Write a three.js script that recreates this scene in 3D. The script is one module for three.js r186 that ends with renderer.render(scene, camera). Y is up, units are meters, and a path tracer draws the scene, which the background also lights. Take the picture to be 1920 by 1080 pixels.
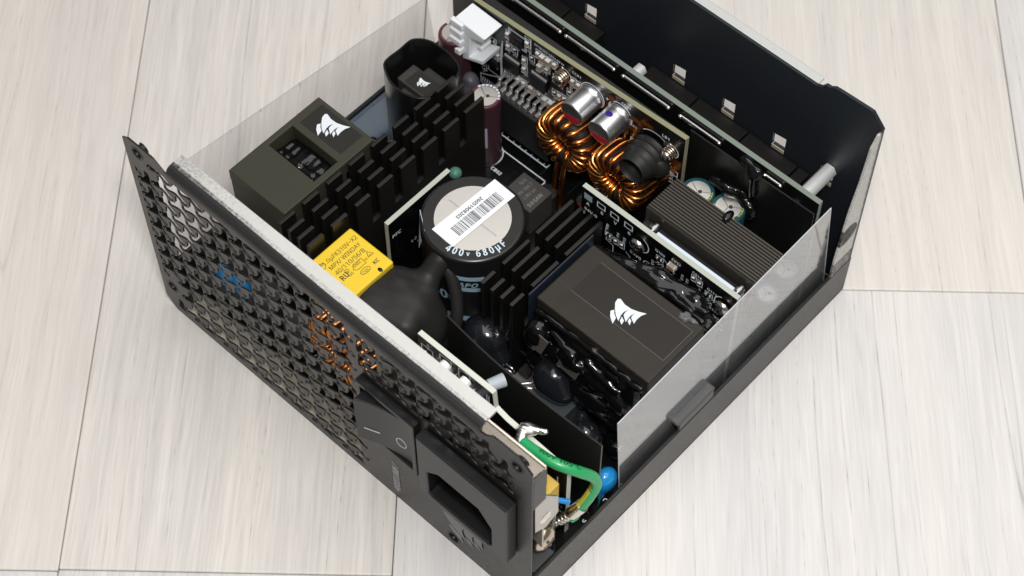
import * as THREE from 'three';
import { RoundedBoxGeometry } from 'three/addons/geometries/RoundedBoxGeometry.js';
import { MarchingCubes } from 'three/addons/objects/MarchingCubes.js';
import { mergeGeometries, mergeVertices } from 'three/addons/utils/BufferGeometryUtils.js';
import { RectAreaLightUniformsLib } from 'three/addons/lights/RectAreaLightUniformsLib.js';

// ---------------------------------------------------------------- camera, light, exposure
const scene = new THREE.Scene();
const camera = new THREE.PerspectiveCamera(16.966, 16 / 9, 0.05, 20);
const camPos = new THREE.Vector3(0.140847, 0.503680, 0.159818);
camera.position.copy(camPos);
camera.up.set(-0.57069, 0.53557, -0.62248);
camera.lookAt(camPos.clone().add(new THREE.Vector3(-0.36292, -0.84449, -0.39387)));
camera.focus = 0.55;
camera.userData.fStop = 24;
const renderer = new THREE.WebGLRenderer({ antialias: true });
renderer.setSize(1024, 576);
renderer.toneMapping = THREE.LinearToneMapping;
renderer.toneMappingExposure = 0.67;
renderer.shadowMap.enabled = true;
scene.background = new THREE.Color().setRGB(0.24, 0.235, 0.23);
RectAreaLightUniformsLib.init();
function panel(x, y, z, w, h, intensity, rgb, tx, ty, tz) {
  const l = new THREE.RectAreaLight(new THREE.Color().setRGB(...rgb), intensity, w, h);
  l.position.set(x, y, z); l.lookAt(tx, ty, tz); scene.add(l); return l;
}
panel(0.12, 1.05, -0.2, 1.3, 1.1, 3.0, [1, 0.985, 0.975], -0.05, 0, -0.08);   // bounced light overhead
panel(0.150, 0.60, 0.135, 0.085, 0.06, 215, [1, 0.99, 0.975], -0.07, 0.03, -0.07);   // the flash beside the lens

// ---------------------------------------------------------------- helpers
let seed = 7;
const rnd = () => { seed = (seed * 1664525 + 1013904223) >>> 0; return seed / 4294967296; };
const rr = (a, b) => a + (b - a) * rnd();
const H2 = (x, y) => { let h = Math.imul(x | 0, 374761393) + Math.imul(y | 0, 668265263); h = Math.imul(h ^ (h >>> 13), 1274126177); return ((h ^ (h >>> 16)) >>> 0) / 4294967296; };
function vn(x, y) {
  const i = Math.floor(x), j = Math.floor(y); let f = x - i, g = y - j; f = f * f * (3 - 2 * f); g = g * g * (3 - 2 * g);
  const a = H2(i, j), b = H2(i + 1, j), c = H2(i, j + 1), d = H2(i + 1, j + 1);
  return a + (b - a) * f + (c - a) * g + (a - b - c + d) * f * g;
}
const fbm = (x, y, n = 3) => { let s = 0, a = 0.5, t = 0; for (let k = 0; k < n; k++) { s += a * vn(x + 17 * k, y - 9 * k); t += a; a *= 0.5; x *= 2.03; y *= 2.03; } return s / t; };
const n3 = (x, y, z) => (vn(x + z * 1.7, y - z * 0.9) + vn(y + 31.3 + x * 0.3, z * 1.3 + 7.7)) / 2;
function dataTex(w, h, fn, srgb = false, rep = true) {
  const d = new Uint8Array(w * h * 4);
  for (let j = 0; j < h; j++) for (let i = 0; i < w; i++) { const c = fn(i, j), k = (j * w + i) * 4; for (let q = 0; q < 3; q++) d[k + q] = Math.max(0, Math.min(255, Math.round(255 * (c.length ? c[q] : c)))); d[k + 3] = 255; }
  const t = new THREE.DataTexture(d, w, h); t.magFilter = t.minFilter = THREE.LinearFilter;
  if (srgb) t.colorSpace = THREE.SRGBColorSpace;
  if (rep) t.wrapS = t.wrapT = THREE.RepeatWrapping;
  t.needsUpdate = true; return t;
}
function canvasTex(w, h, draw) {
  const c = document.createElement('canvas'); c.width = w; c.height = h;
  const x = c.getContext('2d'); draw(x, w, h);
  const t = new THREE.CanvasTexture(c); t.colorSpace = THREE.SRGBColorSpace; return t;
}
const lin = (r, g, b) => new THREE.Color().setRGB(r, g, b);
const M = (r, g, b, rough, metal = 0, more = {}) => new THREE.MeshPhysicalMaterial({ color: lin(r, g, b), roughness: rough, metalness: metal, specularIntensity: metal > 0.5 ? 1 : 0.62, ...more });
const MP = (r, g, b, rough, metal = 0, more = {}) => new THREE.MeshPhysicalMaterial({ color: lin(r, g, b), roughness: rough, metalness: metal, ...more });

// geometry, all in millimetres: x to the right along the vented panel, y up, z towards the viewer of that panel
const clean = (g) => {
  g = g.index ? g.toNonIndexed() : g;
  if (!g.attributes.normal) g.computeVertexNormals();
  for (const k of Object.keys(g.attributes)) if (!['position', 'normal', 'uv'].includes(k)) g.deleteAttribute(k);
  if (!g.attributes.uv) g.setAttribute('uv', new THREE.BufferAttribute(new Float32Array(g.attributes.position.count * 2), 2));
  g.morphAttributes = {}; g.clearGroups(); return g;
};
const merge = (l) => { l = (Array.isArray(l) ? l : [l]).flat(9).map(clean); return l.length === 1 ? l[0] : mergeGeometries(l, false); };
function uvBox(g, s = 20) {
  g = clean(g); const p = g.attributes.position, n = g.attributes.normal, u = g.attributes.uv;
  for (let i = 0; i < p.count; i++) {
    const a = Math.abs(n.getX(i)), b = Math.abs(n.getY(i)), c = Math.abs(n.getZ(i));
    if (b >= a && b >= c) u.setXY(i, p.getX(i) / s, p.getZ(i) / s); else if (a >= c) u.setXY(i, p.getZ(i) / s, p.getY(i) / s); else u.setXY(i, p.getX(i) / s, p.getY(i) / s);
  }
  return g;
}
function B(x0, x1, y0, y1, z0, z1, r = 0) {
  const w = Math.abs(x1 - x0), h = Math.abs(y1 - y0), d = Math.abs(z1 - z0);
  const g = r > 0 ? new RoundedBoxGeometry(w, h, d, 2, Math.min(r, w / 2.01, h / 2.01, d / 2.01)) : new THREE.BoxGeometry(w, h, d);
  return g.translate((x0 + x1) / 2, (y0 + y1) / 2, (z0 + z1) / 2);
}
const V = (x, y, z) => new THREE.Vector3(x, y, z);
function aim(g, from, dir) { return g.applyQuaternion(new THREE.Quaternion().setFromUnitVectors(V(0, 1, 0), dir.clone().normalize())).translate(from.x, from.y, from.z); }
function cyl(p, q, r1, r2 = r1, seg = 20) { const d = V(...q).sub(V(...p)); return aim(new THREE.CylinderGeometry(r2, r1, d.length(), seg).translate(0, d.length() / 2, 0), V(...p), d); }
function lathe(prof, p, dir = [0, 1, 0], seg = 32) { return aim(new THREE.LatheGeometry(prof.map((a) => new THREE.Vector2(...a)), seg), V(...p), V(...dir)); }
function tube(pts, r, seg = 40, rad = 10) { return new THREE.TubeGeometry(new THREE.CatmullRomCurve3(pts.map((p) => V(...p))), seg, r, rad, false); }
function ball(x, y, z, r, sy = 1) { return new THREE.SphereGeometry(r, 14, 10).scale(1, sy, 1).translate(x, y, z); }
function quad(a, b, c, d) {   // a thin sheet's face, uv 0..1, a lower left, b lower right, c upper right, d upper left
  const g = new THREE.BufferGeometry();
  g.setAttribute('position', new THREE.Float32BufferAttribute([...a, ...b, ...c, ...a, ...c, ...d], 3));
  g.setAttribute('uv', new THREE.Float32BufferAttribute([0, 0, 1, 0, 1, 1, 0, 0, 1, 1, 0, 1], 2));
  g.computeVertexNormals(); return g;
}
function prism(pts, depth, bev = 0) {   // outline in x,y; runs from z = -depth to 0
  const s = new THREE.Shape(pts.map((p) => new THREE.Vector2(...p)));
  return new THREE.ExtrudeGeometry(s, { depth: depth - 2 * bev, bevelEnabled: bev > 0, bevelSize: bev, bevelThickness: bev, bevelSegments: 2, bevelOffset: -bev, curveSegments: 12 }).translate(0, 0, -depth + bev);
}
const sheet = (a, b, c, d, t) => {   // slab between a quad and the same quad moved by t
  const f = (p) => [p[0] + t[0], p[1] + t[1], p[2] + t[2]];
  const A = f(a), Bq = f(b), C = f(c), Dd = f(d);
  return merge([quad(a, b, c, d), quad(Bq, A, Dd, C), quad(A, Bq, b, a), quad(d, c, C, Dd), quad(b, Bq, C, c), quad(A, a, d, Dd)]);
};
// lumps of soft or hardened stuff
const smin = (a, b, k) => { const h = Math.max(k - Math.abs(a - b), 0) / k; return Math.min(a, b) - h * h * k / 4; };
const sEll = (c, r) => (x, y, z) => { const a = (x - c[0]) / r[0], b = (y - c[1]) / r[1], d = (z - c[2]) / r[2], k = Math.hypot(a, b, d); return (k - 1) * Math.min(...r); };
const sCap = (p, q, r1, r2 = r1) => { const d = [q[0] - p[0], q[1] - p[1], q[2] - p[2]], L = d[0] ** 2 + d[1] ** 2 + d[2] ** 2; return (x, y, z) => { let t = ((x - p[0]) * d[0] + (y - p[1]) * d[1] + (z - p[2]) * d[2]) / L; t = Math.max(0, Math.min(1, t)); return Math.hypot(x - p[0] - t * d[0], y - p[1] - t * d[1], z - p[2] - t * d[2]) - r1 - (r2 - r1) * t; }; };
const sBox = (c, h, r, turn) => { const C = Math.cos(turn), S = Math.sin(turn); return (x, y, z) => { const a = x - c[0], b = z - c[2], u = Math.abs(a * C - b * S) - h[0], w = Math.abs(a * S + b * C) - h[2], v = Math.abs(y - c[1]) - h[1]; return Math.hypot(Math.max(u, 0), Math.max(v, 0), Math.max(w, 0)) + Math.min(0, Math.max(u, v, w)) - r; }; };
function blob(fs, lo, hi, k = 3, res = 40, amp = 0, fr = 0.3) {
  const mc = new MarchingCubes(res, new THREE.MeshBasicMaterial(), false, false, 200000);
  mc.isolation = 0; const half = res / 2, c = [0, 1, 2].map((i) => (lo[i] + hi[i]) / 2), s = [0, 1, 2].map((i) => (hi[i] - lo[i]) / 2 * half / (half - 2));
  for (let kz = 0; kz < res; kz++) for (let j = 0; j < res; j++) for (let i = 0; i < res; i++) {
    const x = c[0] + (i - half) / half * s[0], y = c[1] + (j - half) / half * s[1], z = c[2] + (kz - half) / half * s[2];
    let d = 1e3; for (const f of fs) d = smin(d, f(x, y, z), k);
    if (amp) d += amp * (n3(x * fr, y * fr, z * fr) - 0.5) * 2;
    mc.field[i + j * res + kz * res * res] = -d;
  }
  mc.update();
  let g = new THREE.BufferGeometry(); g.setAttribute('position', new THREE.Float32BufferAttribute(mc.positionArray.slice(0, mc.count * 3), 3));
  g.scale(...s).translate(...c); g = mergeVertices(g, 1e-4); g.computeVertexNormals(); return g;
}
// objects
const psu = new THREE.Group();
psu.name = 'power_supply'; psu.scale.setScalar(0.001); scene.add(psu);
psu.userData = { label: 'opened black computer power supply with its circuit boards and coils exposed, on pale wood floor', category: 'power supply' };
function P(name, geos, mat, parent = psu, label) {
  const m = new THREE.Mesh(merge(geos), mat); m.name = name; m.castShadow = m.receiveShadow = true; parent.add(m);
  if (label) m.userData.label = label; return m;
}
function Q(name, geo, mat, parent, pos, rot) {   // shared geometry
  const m = new THREE.Mesh(geo, mat); m.name = name; m.castShadow = m.receiveShadow = true; if (pos) m.position.set(...pos); if (rot) m.rotation.set(...rot); parent.add(m); return m;
}
function G(name, label, parent = psu) { const g = new THREE.Group(); g.name = name; if (label) g.userData.label = label; parent.add(g); return g; }
function two(a, b) { return mergeGeometries([merge(a), merge(b)], true); }

// ---------------------------------------------------------------- materials
const grit = dataTex(512, 512, (i, j) => 0.55 * fbm(i / 5, j / 5, 3) + 0.45 * H2(i, j));
const paintRough = dataTex(512, 512, (i, j) => 0.62 + 0.25 * fbm(i / 18, j / 18, 3) + 0.1 * (H2(i + 9, j) - 0.5));
const black = M(0.0125, 0.0110, 0.0096, 0.5, 0, { specularIntensity: 0.75, clearcoat: 0.12, clearcoatRoughness: 0.25, bumpMap: grit, bumpScale: 0.00005, roughnessMap: paintRough });
const blackIn = MP(0.013, 0.0165, 0.0215, 0.42, 0, { bumpMap: grit, bumpScale: 0.000035 });
const plastic = M(0.008, 0.008, 0.009, 0.36, 0, { specularIntensity: 0.9, bumpMap: grit, bumpScale: 0.00003 });
const plasticSmooth = M(0.008, 0.008, 0.009, 0.3);
const anod = M(0.003, 0.003, 0.003, 0.5);
const anodTop = M(0.05, 0.046, 0.042, 0.42, 0.25);
const steel = M(0.66, 0.59, 0.5, 0.32, 1, { roughnessMap: paintRough });
const nickel = M(0.78, 0.74, 0.68, 0.2, 1);
const tinDull = M(0.86, 0.86, 0.85, 0.42, 0.4);
const tin = M(0.8, 0.8, 0.79, 0.28, 1);
const alu = M(0.86, 0.86, 0.87, 0.34, 1);
const brushed = M(0.80, 0.77, 0.72, 0.4, 1, { bumpMap: grit, bumpScale: 0.00001 });
const copper = MP(0.86, 0.33, 0.075, 0.26, 1, { clearcoat: 0.6, clearcoatRoughness: 0.12 });
const copperDark = MP(0.6, 0.2, 0.05, 0.3, 1, { clearcoat: 0.6 });
const core = M(0.012, 0.011, 0.010, 0.5);
const fr4 = M(0.27, 0.265, 0.16, 0.6, 0, { bumpMap: grit, bumpScale: 0.00004 });
const fr4White = M(0.46, 0.49, 0.43, 0.6, 0, { bumpMap: grit, bumpScale: 0.00006 });
const fr4Grey = M(0.2, 0.235, 0.2, 0.5);
const fr4Pale = M(0.66, 0.68, 0.6, 0.6, 0, { bumpMap: grit, bumpScale: 0.00006 });
const mask = M(0.006, 0.0065, 0.007, 0.3);
const glue = MP(0.004, 0.0041, 0.0045, 0.12, 0, { specularIntensity: 0.75, clearcoat: 0.2, clearcoatRoughness: 0.05 });
const glueSoft = MP(0.011, 0.012, 0.015, 0.16, 0, { clearcoat: 0.4, clearcoatRoughness: 0.1 });
const shrink = M(0.017, 0.0165, 0.016, 0.5, 0, { bumpMap: grit, bumpScale: 0.00002 });
const white = M(0.78, 0.8, 0.82, 0.4);
const printWhite = M(0.74, 0.78, 0.82, 0.55);
const olive = M(0.042, 0.041, 0.028, 0.5, 0, { bumpMap: grit, bumpScale: 0.00002 });
const labelBlack = M(0.022, 0.02, 0.017, 0.42);
const maroon = M(0.055, 0.022, 0.028, 0.32);
const brownTerm = M(0.36, 0.27, 0.2, 0.45);
const film = new THREE.MeshPhysicalMaterial({ color: lin(0.9, 0.91, 0.93), roughness: 0.04, transmission: 0.91, thickness: 0, ior: 2.1 });
const clearFilm = new THREE.MeshPhysicalMaterial({ color: lin(0.96, 0.96, 0.96), roughness: 0.04, transmission: 1, thickness: 0, ior: 1.5 });
// bare steel lips with overspray of black paint drifting over them
function overspray(w, h, f) { return dataTex(w, h, (i, j) => { const k = f(i / w, j / h) + 0.6 * (H2(i, j) - 0.5) + 0.5 * (fbm(i / 7, j / 7, 2) - 0.5); const t = Math.max(0, Math.min(1, 0.5 + k * 1.6)); return [0.02 + 0.62 * t, 0.02 + 0.61 * t, 0.02 + 0.585 * t]; }, false, false); }

// logo of three sails, in mm about its middle
const sails = [[[-3.6, -1.7], [-3.1, -0.7], [-2.2, -1.7], [-1.0, -2.4], [-0.5, -4.4], [-2.5, -3.1]],
  [[-4.7, 2.6], [-4.1, 3.1], [-2.0, 2.5], [0.2, 2.6], [2.3, 3.3], [4.3, 4.3], [3.6, 2.7], [3.5, 1.0], [3.8, -0.5], [2.0, 0.4], [1.8, 1.2], [1.9, 2.2], [1.5, 1.1], [1.5, -0.1], [1.8, -1.6], [-0.1, -0.3], [-0.3, 0.7], [-0.2, 1.9], [-0.7, 0.5], [-0.6, -0.8], [0.1, -2.7], [-1.7, -1.7], [-3.1, -0.4], [-4.4, 1.2]],
  [[-0.1, -1.0], [1.2, -1.6], [1.5, -3.0], [0.4, -2.4]], [[1.7, 0.1], [2.7, -0.3], [3.3, -1.7], [2.1, -1.1]]];
const logoFlat = () => merge(sails.map((p) => new THREE.ExtrudeGeometry(new THREE.Shape(p.map((q) => new THREE.Vector2(...q))), { depth: 0.04, bevelEnabled: false })));
const logoTop = (x, y, z, s) => logoFlat().scale(s, s, 1).rotateX(-Math.PI / 2).translate(x, y, z);

// ---------------------------------------------------------------- the floor
function wood(k, tint, contrast) {
  const W = 768, Hh = 1536, s = 200 / W, sv = 600 / Hh;
  return dataTex(W, Hh, (i, j) => {
    const u = i * s, v = j * sv + k * 700, uu = u + k * 333;
    const w = uu + 9 * (fbm(uu * 0.018, v * 0.006, 2) - 0.5) + 1.2 * (vn(uu * 0.2, v * 0.03) - 0.5);
    const broad = fbm(w * 0.05, v * 0.004, 2) - 0.5, mid = fbm(w * 0.28, v * 0.012, 2) - 0.5, fine = vn(w * 1.6, v * 0.05) - 0.5, hair = vn(w * 3.4, v * 0.12) - 0.5;
    const q = w * (k === 2 ? 0.15 : 0.24) + vn(w * 0.12, v * 0.0035) * 3.2; let line = 1 - Math.abs((q % 1) - 0.5) * 2; line = Math.pow(line, 34) * Math.max(0, vn(w * 0.5 + 50, v * 0.006) * 1.7 - 0.35) * (0.55 + 0.6 * vn(w * 2.5, v * 0.09)); const fl = Math.max(0, vn(w * 1.1 + 80, v * 0.008) - 0.66) * 1.5 * vn(w * 3, v * 0.1);
    const pore = Math.max(0, vn(w * 2.1 + 9, v * 0.09) - 0.72) * 2.2 * vn(w * 0.15, v * 0.01 + 5);
    const d = contrast * (0.055 * broad + 0.06 * mid + 0.05 * fine + 0.045 * hair - (k === 2 ? 0.24 : 0.17) * line - 0.05 * fl - 0.09 * pore);
    const warm = 0.015 * broad + 0.008 * mid;
    return [tint[0] + d + warm * 0.3, tint[1] + d, tint[2] + d - warm];
  }, true);
}
const floor = new THREE.Group(); floor.name = 'floor'; floor.userData = { kind: 'structure', label: 'pale whitewashed wood laminate floor' };
floor.rotation.y = 0.7209; scene.add(floor);
const woods = [wood(0, [0.858, 0.834, 0.805], 0.68), wood(1, [0.835, 0.828, 0.822], 1.1), wood(2, [0.862, 0.848, 0.834], 0.75), wood(3, [0.872, 0.852, 0.825], 0.62), wood(4, [0.848, 0.828, 0.804], 0.9)];
function plank(h0, h1, g0, g1, w) {
  const gp = 0.0002, g = new RoundedBoxGeometry(h1 - h0 - gp, 0.008, g1 - g0 - gp, 3, 0.0006);
  const p = g.attributes.position, uv = g.attributes.uv;
  for (let i = 0; i < p.count; i++) uv.setXY(i, p.getX(i) / 0.2 + 0.5, p.getZ(i) / 0.6 + 0.5);
  Q('plank', g, new THREE.MeshStandardMaterial({ map: woods[w], roughness: 0.52, bumpMap: woods[w], bumpScale: 0.00012 }), floor, [(h0 + h1) / 2, -0.004, (g0 + g1) / 2]);
}
plank(-0.33, -0.1335, -0.5, -0.009, 0); plank(-0.33, -0.1335, -0.009, 0.45, 1);
plank(-0.1335, -0.039, -0.5, -0.0095, 4); plank(-0.1335, -0.039, -0.0095, 0.45, 1);
plank(-0.039, 0.155, -0.5, -0.108, 3); plank(-0.039, 0.155, -0.108, 0.45, 2);
plank(0.155, 0.35, -0.5, 0.45, 2); plank(-0.53, -0.33, -0.5, 0.45, 3); plank(0.35, 0.55, -0.5, 0.45, 0);

// ---------------------------------------------------------------- steel case
const tray = P('case_tray', [uvBox(B(-150, 0, 0.2, 1.2, -142.4, -1.05)), uvBox(B(-1.2, 0, 0.2, 18, -144, -0.3, 0.35)), uvBox(B(-150, -148.8, 0.2, 17.8, -144, -1.1, 0.35))], black, psu, 'low black steel tray under the boards');
P('bare_strip', uvBox(B(-143, -62, 1.25, 1.7, -8.4, -1.6)), M(0.5, 0.45, 0.37, 0.5, 0.2, { bumpMap: grit, bumpScale: 0.00008 }), psu, 'bare tan strip on the tray floor seen through the lowest vents');
P('retaining_tab', [uvBox(B(-3.6, -0.4, 20.6, 22.4, -79.5, -62.5, 0.8)), uvBox(B(-1.3, -0.2, 16, 21.6, -78.6, -63.4, 0.3))], M(0.13, 0.13, 0.13, 0.4, 0.5, { bumpMap: grit, bumpScale: 0.00015 }), psu, 'small folded steel tab holding the clear sheet');

// vented panel
const arm = [[-1.0, 1.6], [-0.7, 3.4], [-0.55, 4.6], [0.25, 5.05], [1.2, 4.5], [1.5, 2.8], [1.35, 1.35]];
function ventOutline() {
  const pts = [];
  for (let k = 0; k < 3; k++) { const a = -k * 2 * Math.PI / 3, c = Math.cos(a), s = Math.sin(a); for (const [x, y] of [...arm]) pts.push(V(x * c - y * s, x * s + y * c, 0)); }
  return new THREE.CatmullRomCurve3(pts, true, 'catmullrom', 0.6).getPoints(54).slice(0, -1).map((p) => [p.x, p.y]);
}
const vent0 = ventOutline();
function clipHalf(poly, nx, ny, d) {   // keeps nx*x + ny*y <= d
  const out = [];
  for (let i = 0; i < poly.length; i++) {
    const a = poly[i], b = poly[(i + 1) % poly.length], da = nx * a[0] + ny * a[1] - d, db = nx * b[0] + ny * b[1] - d;
    if (da <= 0) out.push(a);
    if ((da < 0 && db > 0) || (da > 0 && db < 0)) { const t = da / (da - db); out.push([a[0] + (b[0] - a[0]) * t, a[1] + (b[1] - a[1]) * t]); }
  }
  return out;
}
const area = (p) => { let s = 0; for (let i = 0; i < p.length; i++) { const a = p[i], b = p[(i + 1) % p.length]; s += a[0] * b[1] - a[1] * b[0]; } return s / 2; };
const screwHoles = [[-144.6, 81.6], [-5, 80.2], [-145.2, 13.8], [-29.2, 4.9]];
const panelShape = new THREE.Shape([[-146, 0], [-150, 4.5], [-150, 84.2], [-147.4, 86], [-137.5, 86], [-136.4, 85.2], [-133.5, 83.2], [-132, 82.9], [-17.5, 82.9], [-15.5, 83.4], [-13, 85.8], [-11.8, 86], [-4.2, 86], [0, 82.2], [0, 0]].map((p) => new THREE.Vector2(...p)));
for (let i = -3; i < 22; i++) for (let j = -12; j < 3; j++) {
  const cx = -130.35 + 6.36 * i, cy = 77.2 + 7.35 * (j + (i & 1 ? 0.5 : 0));
  if (screwHoles.some(([a, b]) => Math.hypot(a - cx, b - cy) < 5.2)) continue;
  let poly = vent0.map(([x, y]) => [x + cx, y + cy]), leftField = cx < -61;
  if (leftField) { poly = clipHalf(poly, -1, 0, 147.6); poly = clipHalf(poly, 1, 0, -61.6); poly = clipHalf(poly, 0, -1, -3.2); poly = clipHalf(poly, -1, -1, 140.5); }
  else { poly = clipHalf(poly, 0, -1, cx > -10 ? -62.5 : -62.6); poly = clipHalf(poly, 1, 0, -6.2); poly = clipHalf(poly, 1, 1, 70.5); poly = clipHalf(poly, -1, 0, 61.5); }
  poly = clipHalf(poly, 0, 1, 80.6);
  if (poly.length < 4 || Math.abs(area(poly)) < 3) continue;
  const q = [poly[0]]; for (const p of poly) { const l = q[q.length - 1]; if (Math.hypot(p[0] - l[0], p[1] - l[1]) > 0.12) q.push(p); }
  if (Math.hypot(q[0][0] - q[q.length - 1][0], q[0][1] - q[q.length - 1][1]) < 0.12) q.pop();
  panelShape.holes.push(new THREE.Path(q.map((p) => new THREE.Vector2(...p))));
}
for (const [x, y] of screwHoles) { const h = new THREE.Path(); h.absarc(x, y, 1.75, 0, Math.PI * 2, true); panelShape.holes.push(h); }
const cut = (x0, x1, y0, y1) => panelShape.holes.push(new THREE.Path([[x0, y0], [x0, y1], [x1, y1], [x1, y0]].map((p) => new THREE.Vector2(...p))));
cut(-58.5, -41.5, 36, 58); cut(-34.5, -8.5, 32.4, 58);
const vented = P('vented_panel', uvBox(new THREE.ExtrudeGeometry(panelShape, { depth: 0.24, bevelEnabled: true, bevelSize: 0.1, bevelThickness: 0.14, bevelSegments: 2, bevelOffset: 0, curveSegments: 20 }).translate(0, 0, -0.54)), black, psu, 'black steel panel pierced by rows of curved three-armed vent holes');
const holeMat = M(0.012, 0.012, 0.013, 0.35);
for (const [x, y] of screwHoles) P('screw_hole', lathe([[2.3, 0.02], [2.1, -0.15], [1.7, -0.7], [1.6, -2.6], [1.9, -2.6]], [x, y, -0.09], [0, 0, 1], 24), holeMat, vented);
// folded lip along the top of the vented panel
{
  const prof = []; const pts = [[0.02, 82.6], [0.1, 83.6], [-0.05, 84.6], [-0.5, 85.5], [-1.3, 86.05], [-2.4, 86.3], [-6.3, 86.35], [-6.4, 85.4], [-2.4, 85.3], [-1.5, 84.9], [-1.0, 84.2], [-0.95, 82.6]];
  const g = new THREE.ExtrudeGeometry(new THREE.Shape(pts.map(([z, y]) => new THREE.Vector2(-z, y))), { depth: 114.5, bevelEnabled: true, bevelSize: 0.2, bevelThickness: 0.3, bevelSegments: 2, bevelOffset: -0.2, curveSegments: 4 });
  g.rotateY(Math.PI / 2).translate(-132, 0, 0);   // shape x (= -z) -> world -z
  const c = clean(g), p = c.attributes.position, uv = c.attributes.uv;
  for (let i = 0; i < p.count; i++) uv.setXY(i, (p.getX(i) + 132) / 114.5, Math.min(0.99, Math.max(0.01, (-p.getZ(i) + (86.3 - p.getY(i)) * -0.6) / 6.4)));
  const t = overspray(1400, 96, (u, v) => { const edge = v < 0.32 + 0.03 * Math.sin(u * 9) ? -1.1 : 0.42; return edge * 1 + (v < 0.5 ? -0.25 : 0.18) + (u < 0.3 ? -0.4 * (0.3 - u) / 0.3 : 0.12) - 0.06; });
  P('top_lip', c, new THREE.MeshStandardMaterial({ map: t, roughness: 0.5, metalness: 0.25, bumpMap: grit, bumpScale: 0.00006 }), vented, 'bare steel lip speckled with black overspray');
}
P('side_flange', uvBox(B(-0.95, -0.02, 61.5, 77, -5.8, -0.9, 0.3)), M(0.09, 0.088, 0.085, 0.45, 0.3, { bumpMap: grit, bumpScale: 0.0001 }), vented);
P('end_flange', uvBox(B(-149.9, -149, 18, 68, -7, -0.9, 0.3)), black, vented);
// lettering and logo printed on the vented panel
const textPlane = (w, h, draw, rgb, sc = 24) => ({ map: canvasTex(Math.round(w * sc), Math.round(h * sc), draw) });
function decalMat(w, h, sc, draw, rough = 0.5, color = [0.6, 0.62, 0.64]) {
  const t = canvasTex(Math.round(w * sc), Math.round(h * sc), (x, W, Hh) => { x.fillStyle = '#000'; x.fillRect(0, 0, W, Hh); x.fillStyle = x.strokeStyle = '#fff'; x.textBaseline = 'middle'; x.textAlign = 'center'; x.scale(sc, sc); draw(x, w, h); });
  t.colorSpace = THREE.NoColorSpace;
  return new THREE.MeshStandardMaterial({ color: lin(...color), roughness: rough, alphaMap: t, transparent: true, side: THREE.DoubleSide });
}
P('model_name', quad([-53.1, 23.9, 0.06], [-53.1, 3.6, 0.06], [-49.3, 3.6, 0.06], [-49.3, 23.9, 0.06]), decalMat(20.3, 3.8, 24, (x, w, h) => { x.font = 'italic 3.5px sans-serif'; x.save(); x.translate(w / 2, h / 2); x.scale(1.0, 1); x.fillText('/ RM1000e', 0, 0.1, 19.6); x.restore(); }, 0.5, [0.62, 0.64, 0.66]), vented);
P('logo', logoFlat().scale(1.78, 1.62, 1).translate(-24.2, 14.4, 0.03), M(0.24, 0.24, 0.235, 0.45), vented);

// rocker switch
const sw = G('rocker_switch', 'black rocker switch marked I and O');
const ring = (x0, x1, y0, y1, t, d, z0) => { const s = new THREE.Shape([[x0, y0], [x1, y0], [x1, y1], [x0, y1]].map((p) => new THREE.Vector2(...p))); s.holes.push(new THREE.Path([[x0 + t, y0 + t], [x0 + t, y1 - t], [x1 - t, y1 - t], [x1 - t, y0 + t]].map((p) => new THREE.Vector2(...p)))); return new THREE.ExtrudeGeometry(s, { depth: d - 0.6, bevelEnabled: true, bevelSize: 0.3, bevelThickness: 0.3, bevelSegments: 2, bevelOffset: -0.3 }).translate(0, 0, z0 + 0.3); };
P('bezel', uvBox(ring(-60.8, -39.3, 33.2, 60.8, 1.7, 2.6, -0.2)), plastic, sw);
{
  const p = []; for (let k = 0; k <= 16; k++) { const u = k / 16; p.push([-58.6 + 17 * u, 3.9 - 2.2 * u + 4.4 * Math.pow(u - 0.72, 2) - 0.6]); }
  const s = new THREE.Shape([[-58.6, -6], ...p, [-41.6, -6]].map((q) => new THREE.Vector2(...q)));
  const g = new THREE.ExtrudeGeometry(s, { depth: 21.0, bevelEnabled: true, bevelSize: 0.3, bevelThickness: 0.3, bevelSegments: 2, bevelOffset: -0.3, curveSegments: 4 });
  g.applyMatrix4(new THREE.Matrix4().makeBasis(V(1, 0, 0), V(0, 0, 1), V(0, -1, 0))).translate(0, 56.8, 0);
  P('rocker', uvBox(g), plastic, sw);
  const zf = (x) => { const u = (x + 58.6) / 17; return 3.9 - 2.2 * u + 4.4 * Math.pow(u - 0.72, 2) - 0.6 + 0.05; };
  P('on_mark', quad([-56.6, 42.2, zf(-56.6)], [-56.6, 42.9, zf(-56.6)].map((v, i) => v + (i === 1 ? 0 : 0)), [-52.2, 42.9, zf(-52.2)], [-52.2, 42.2, zf(-52.2)]), new THREE.MeshStandardMaterial({ color: lin(0.6, 0.62, 0.66), side: THREE.DoubleSide }), sw);
  P('off_mark', new THREE.TorusGeometry(1.7, 0.16, 6, 32).scale(1, 1.25, 0.4).rotateY(0.1).translate(-45.4, 43.6, zf(-45.4) + 0.02), M(0.6, 0.62, 0.66, 0.5), sw);
}
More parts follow.
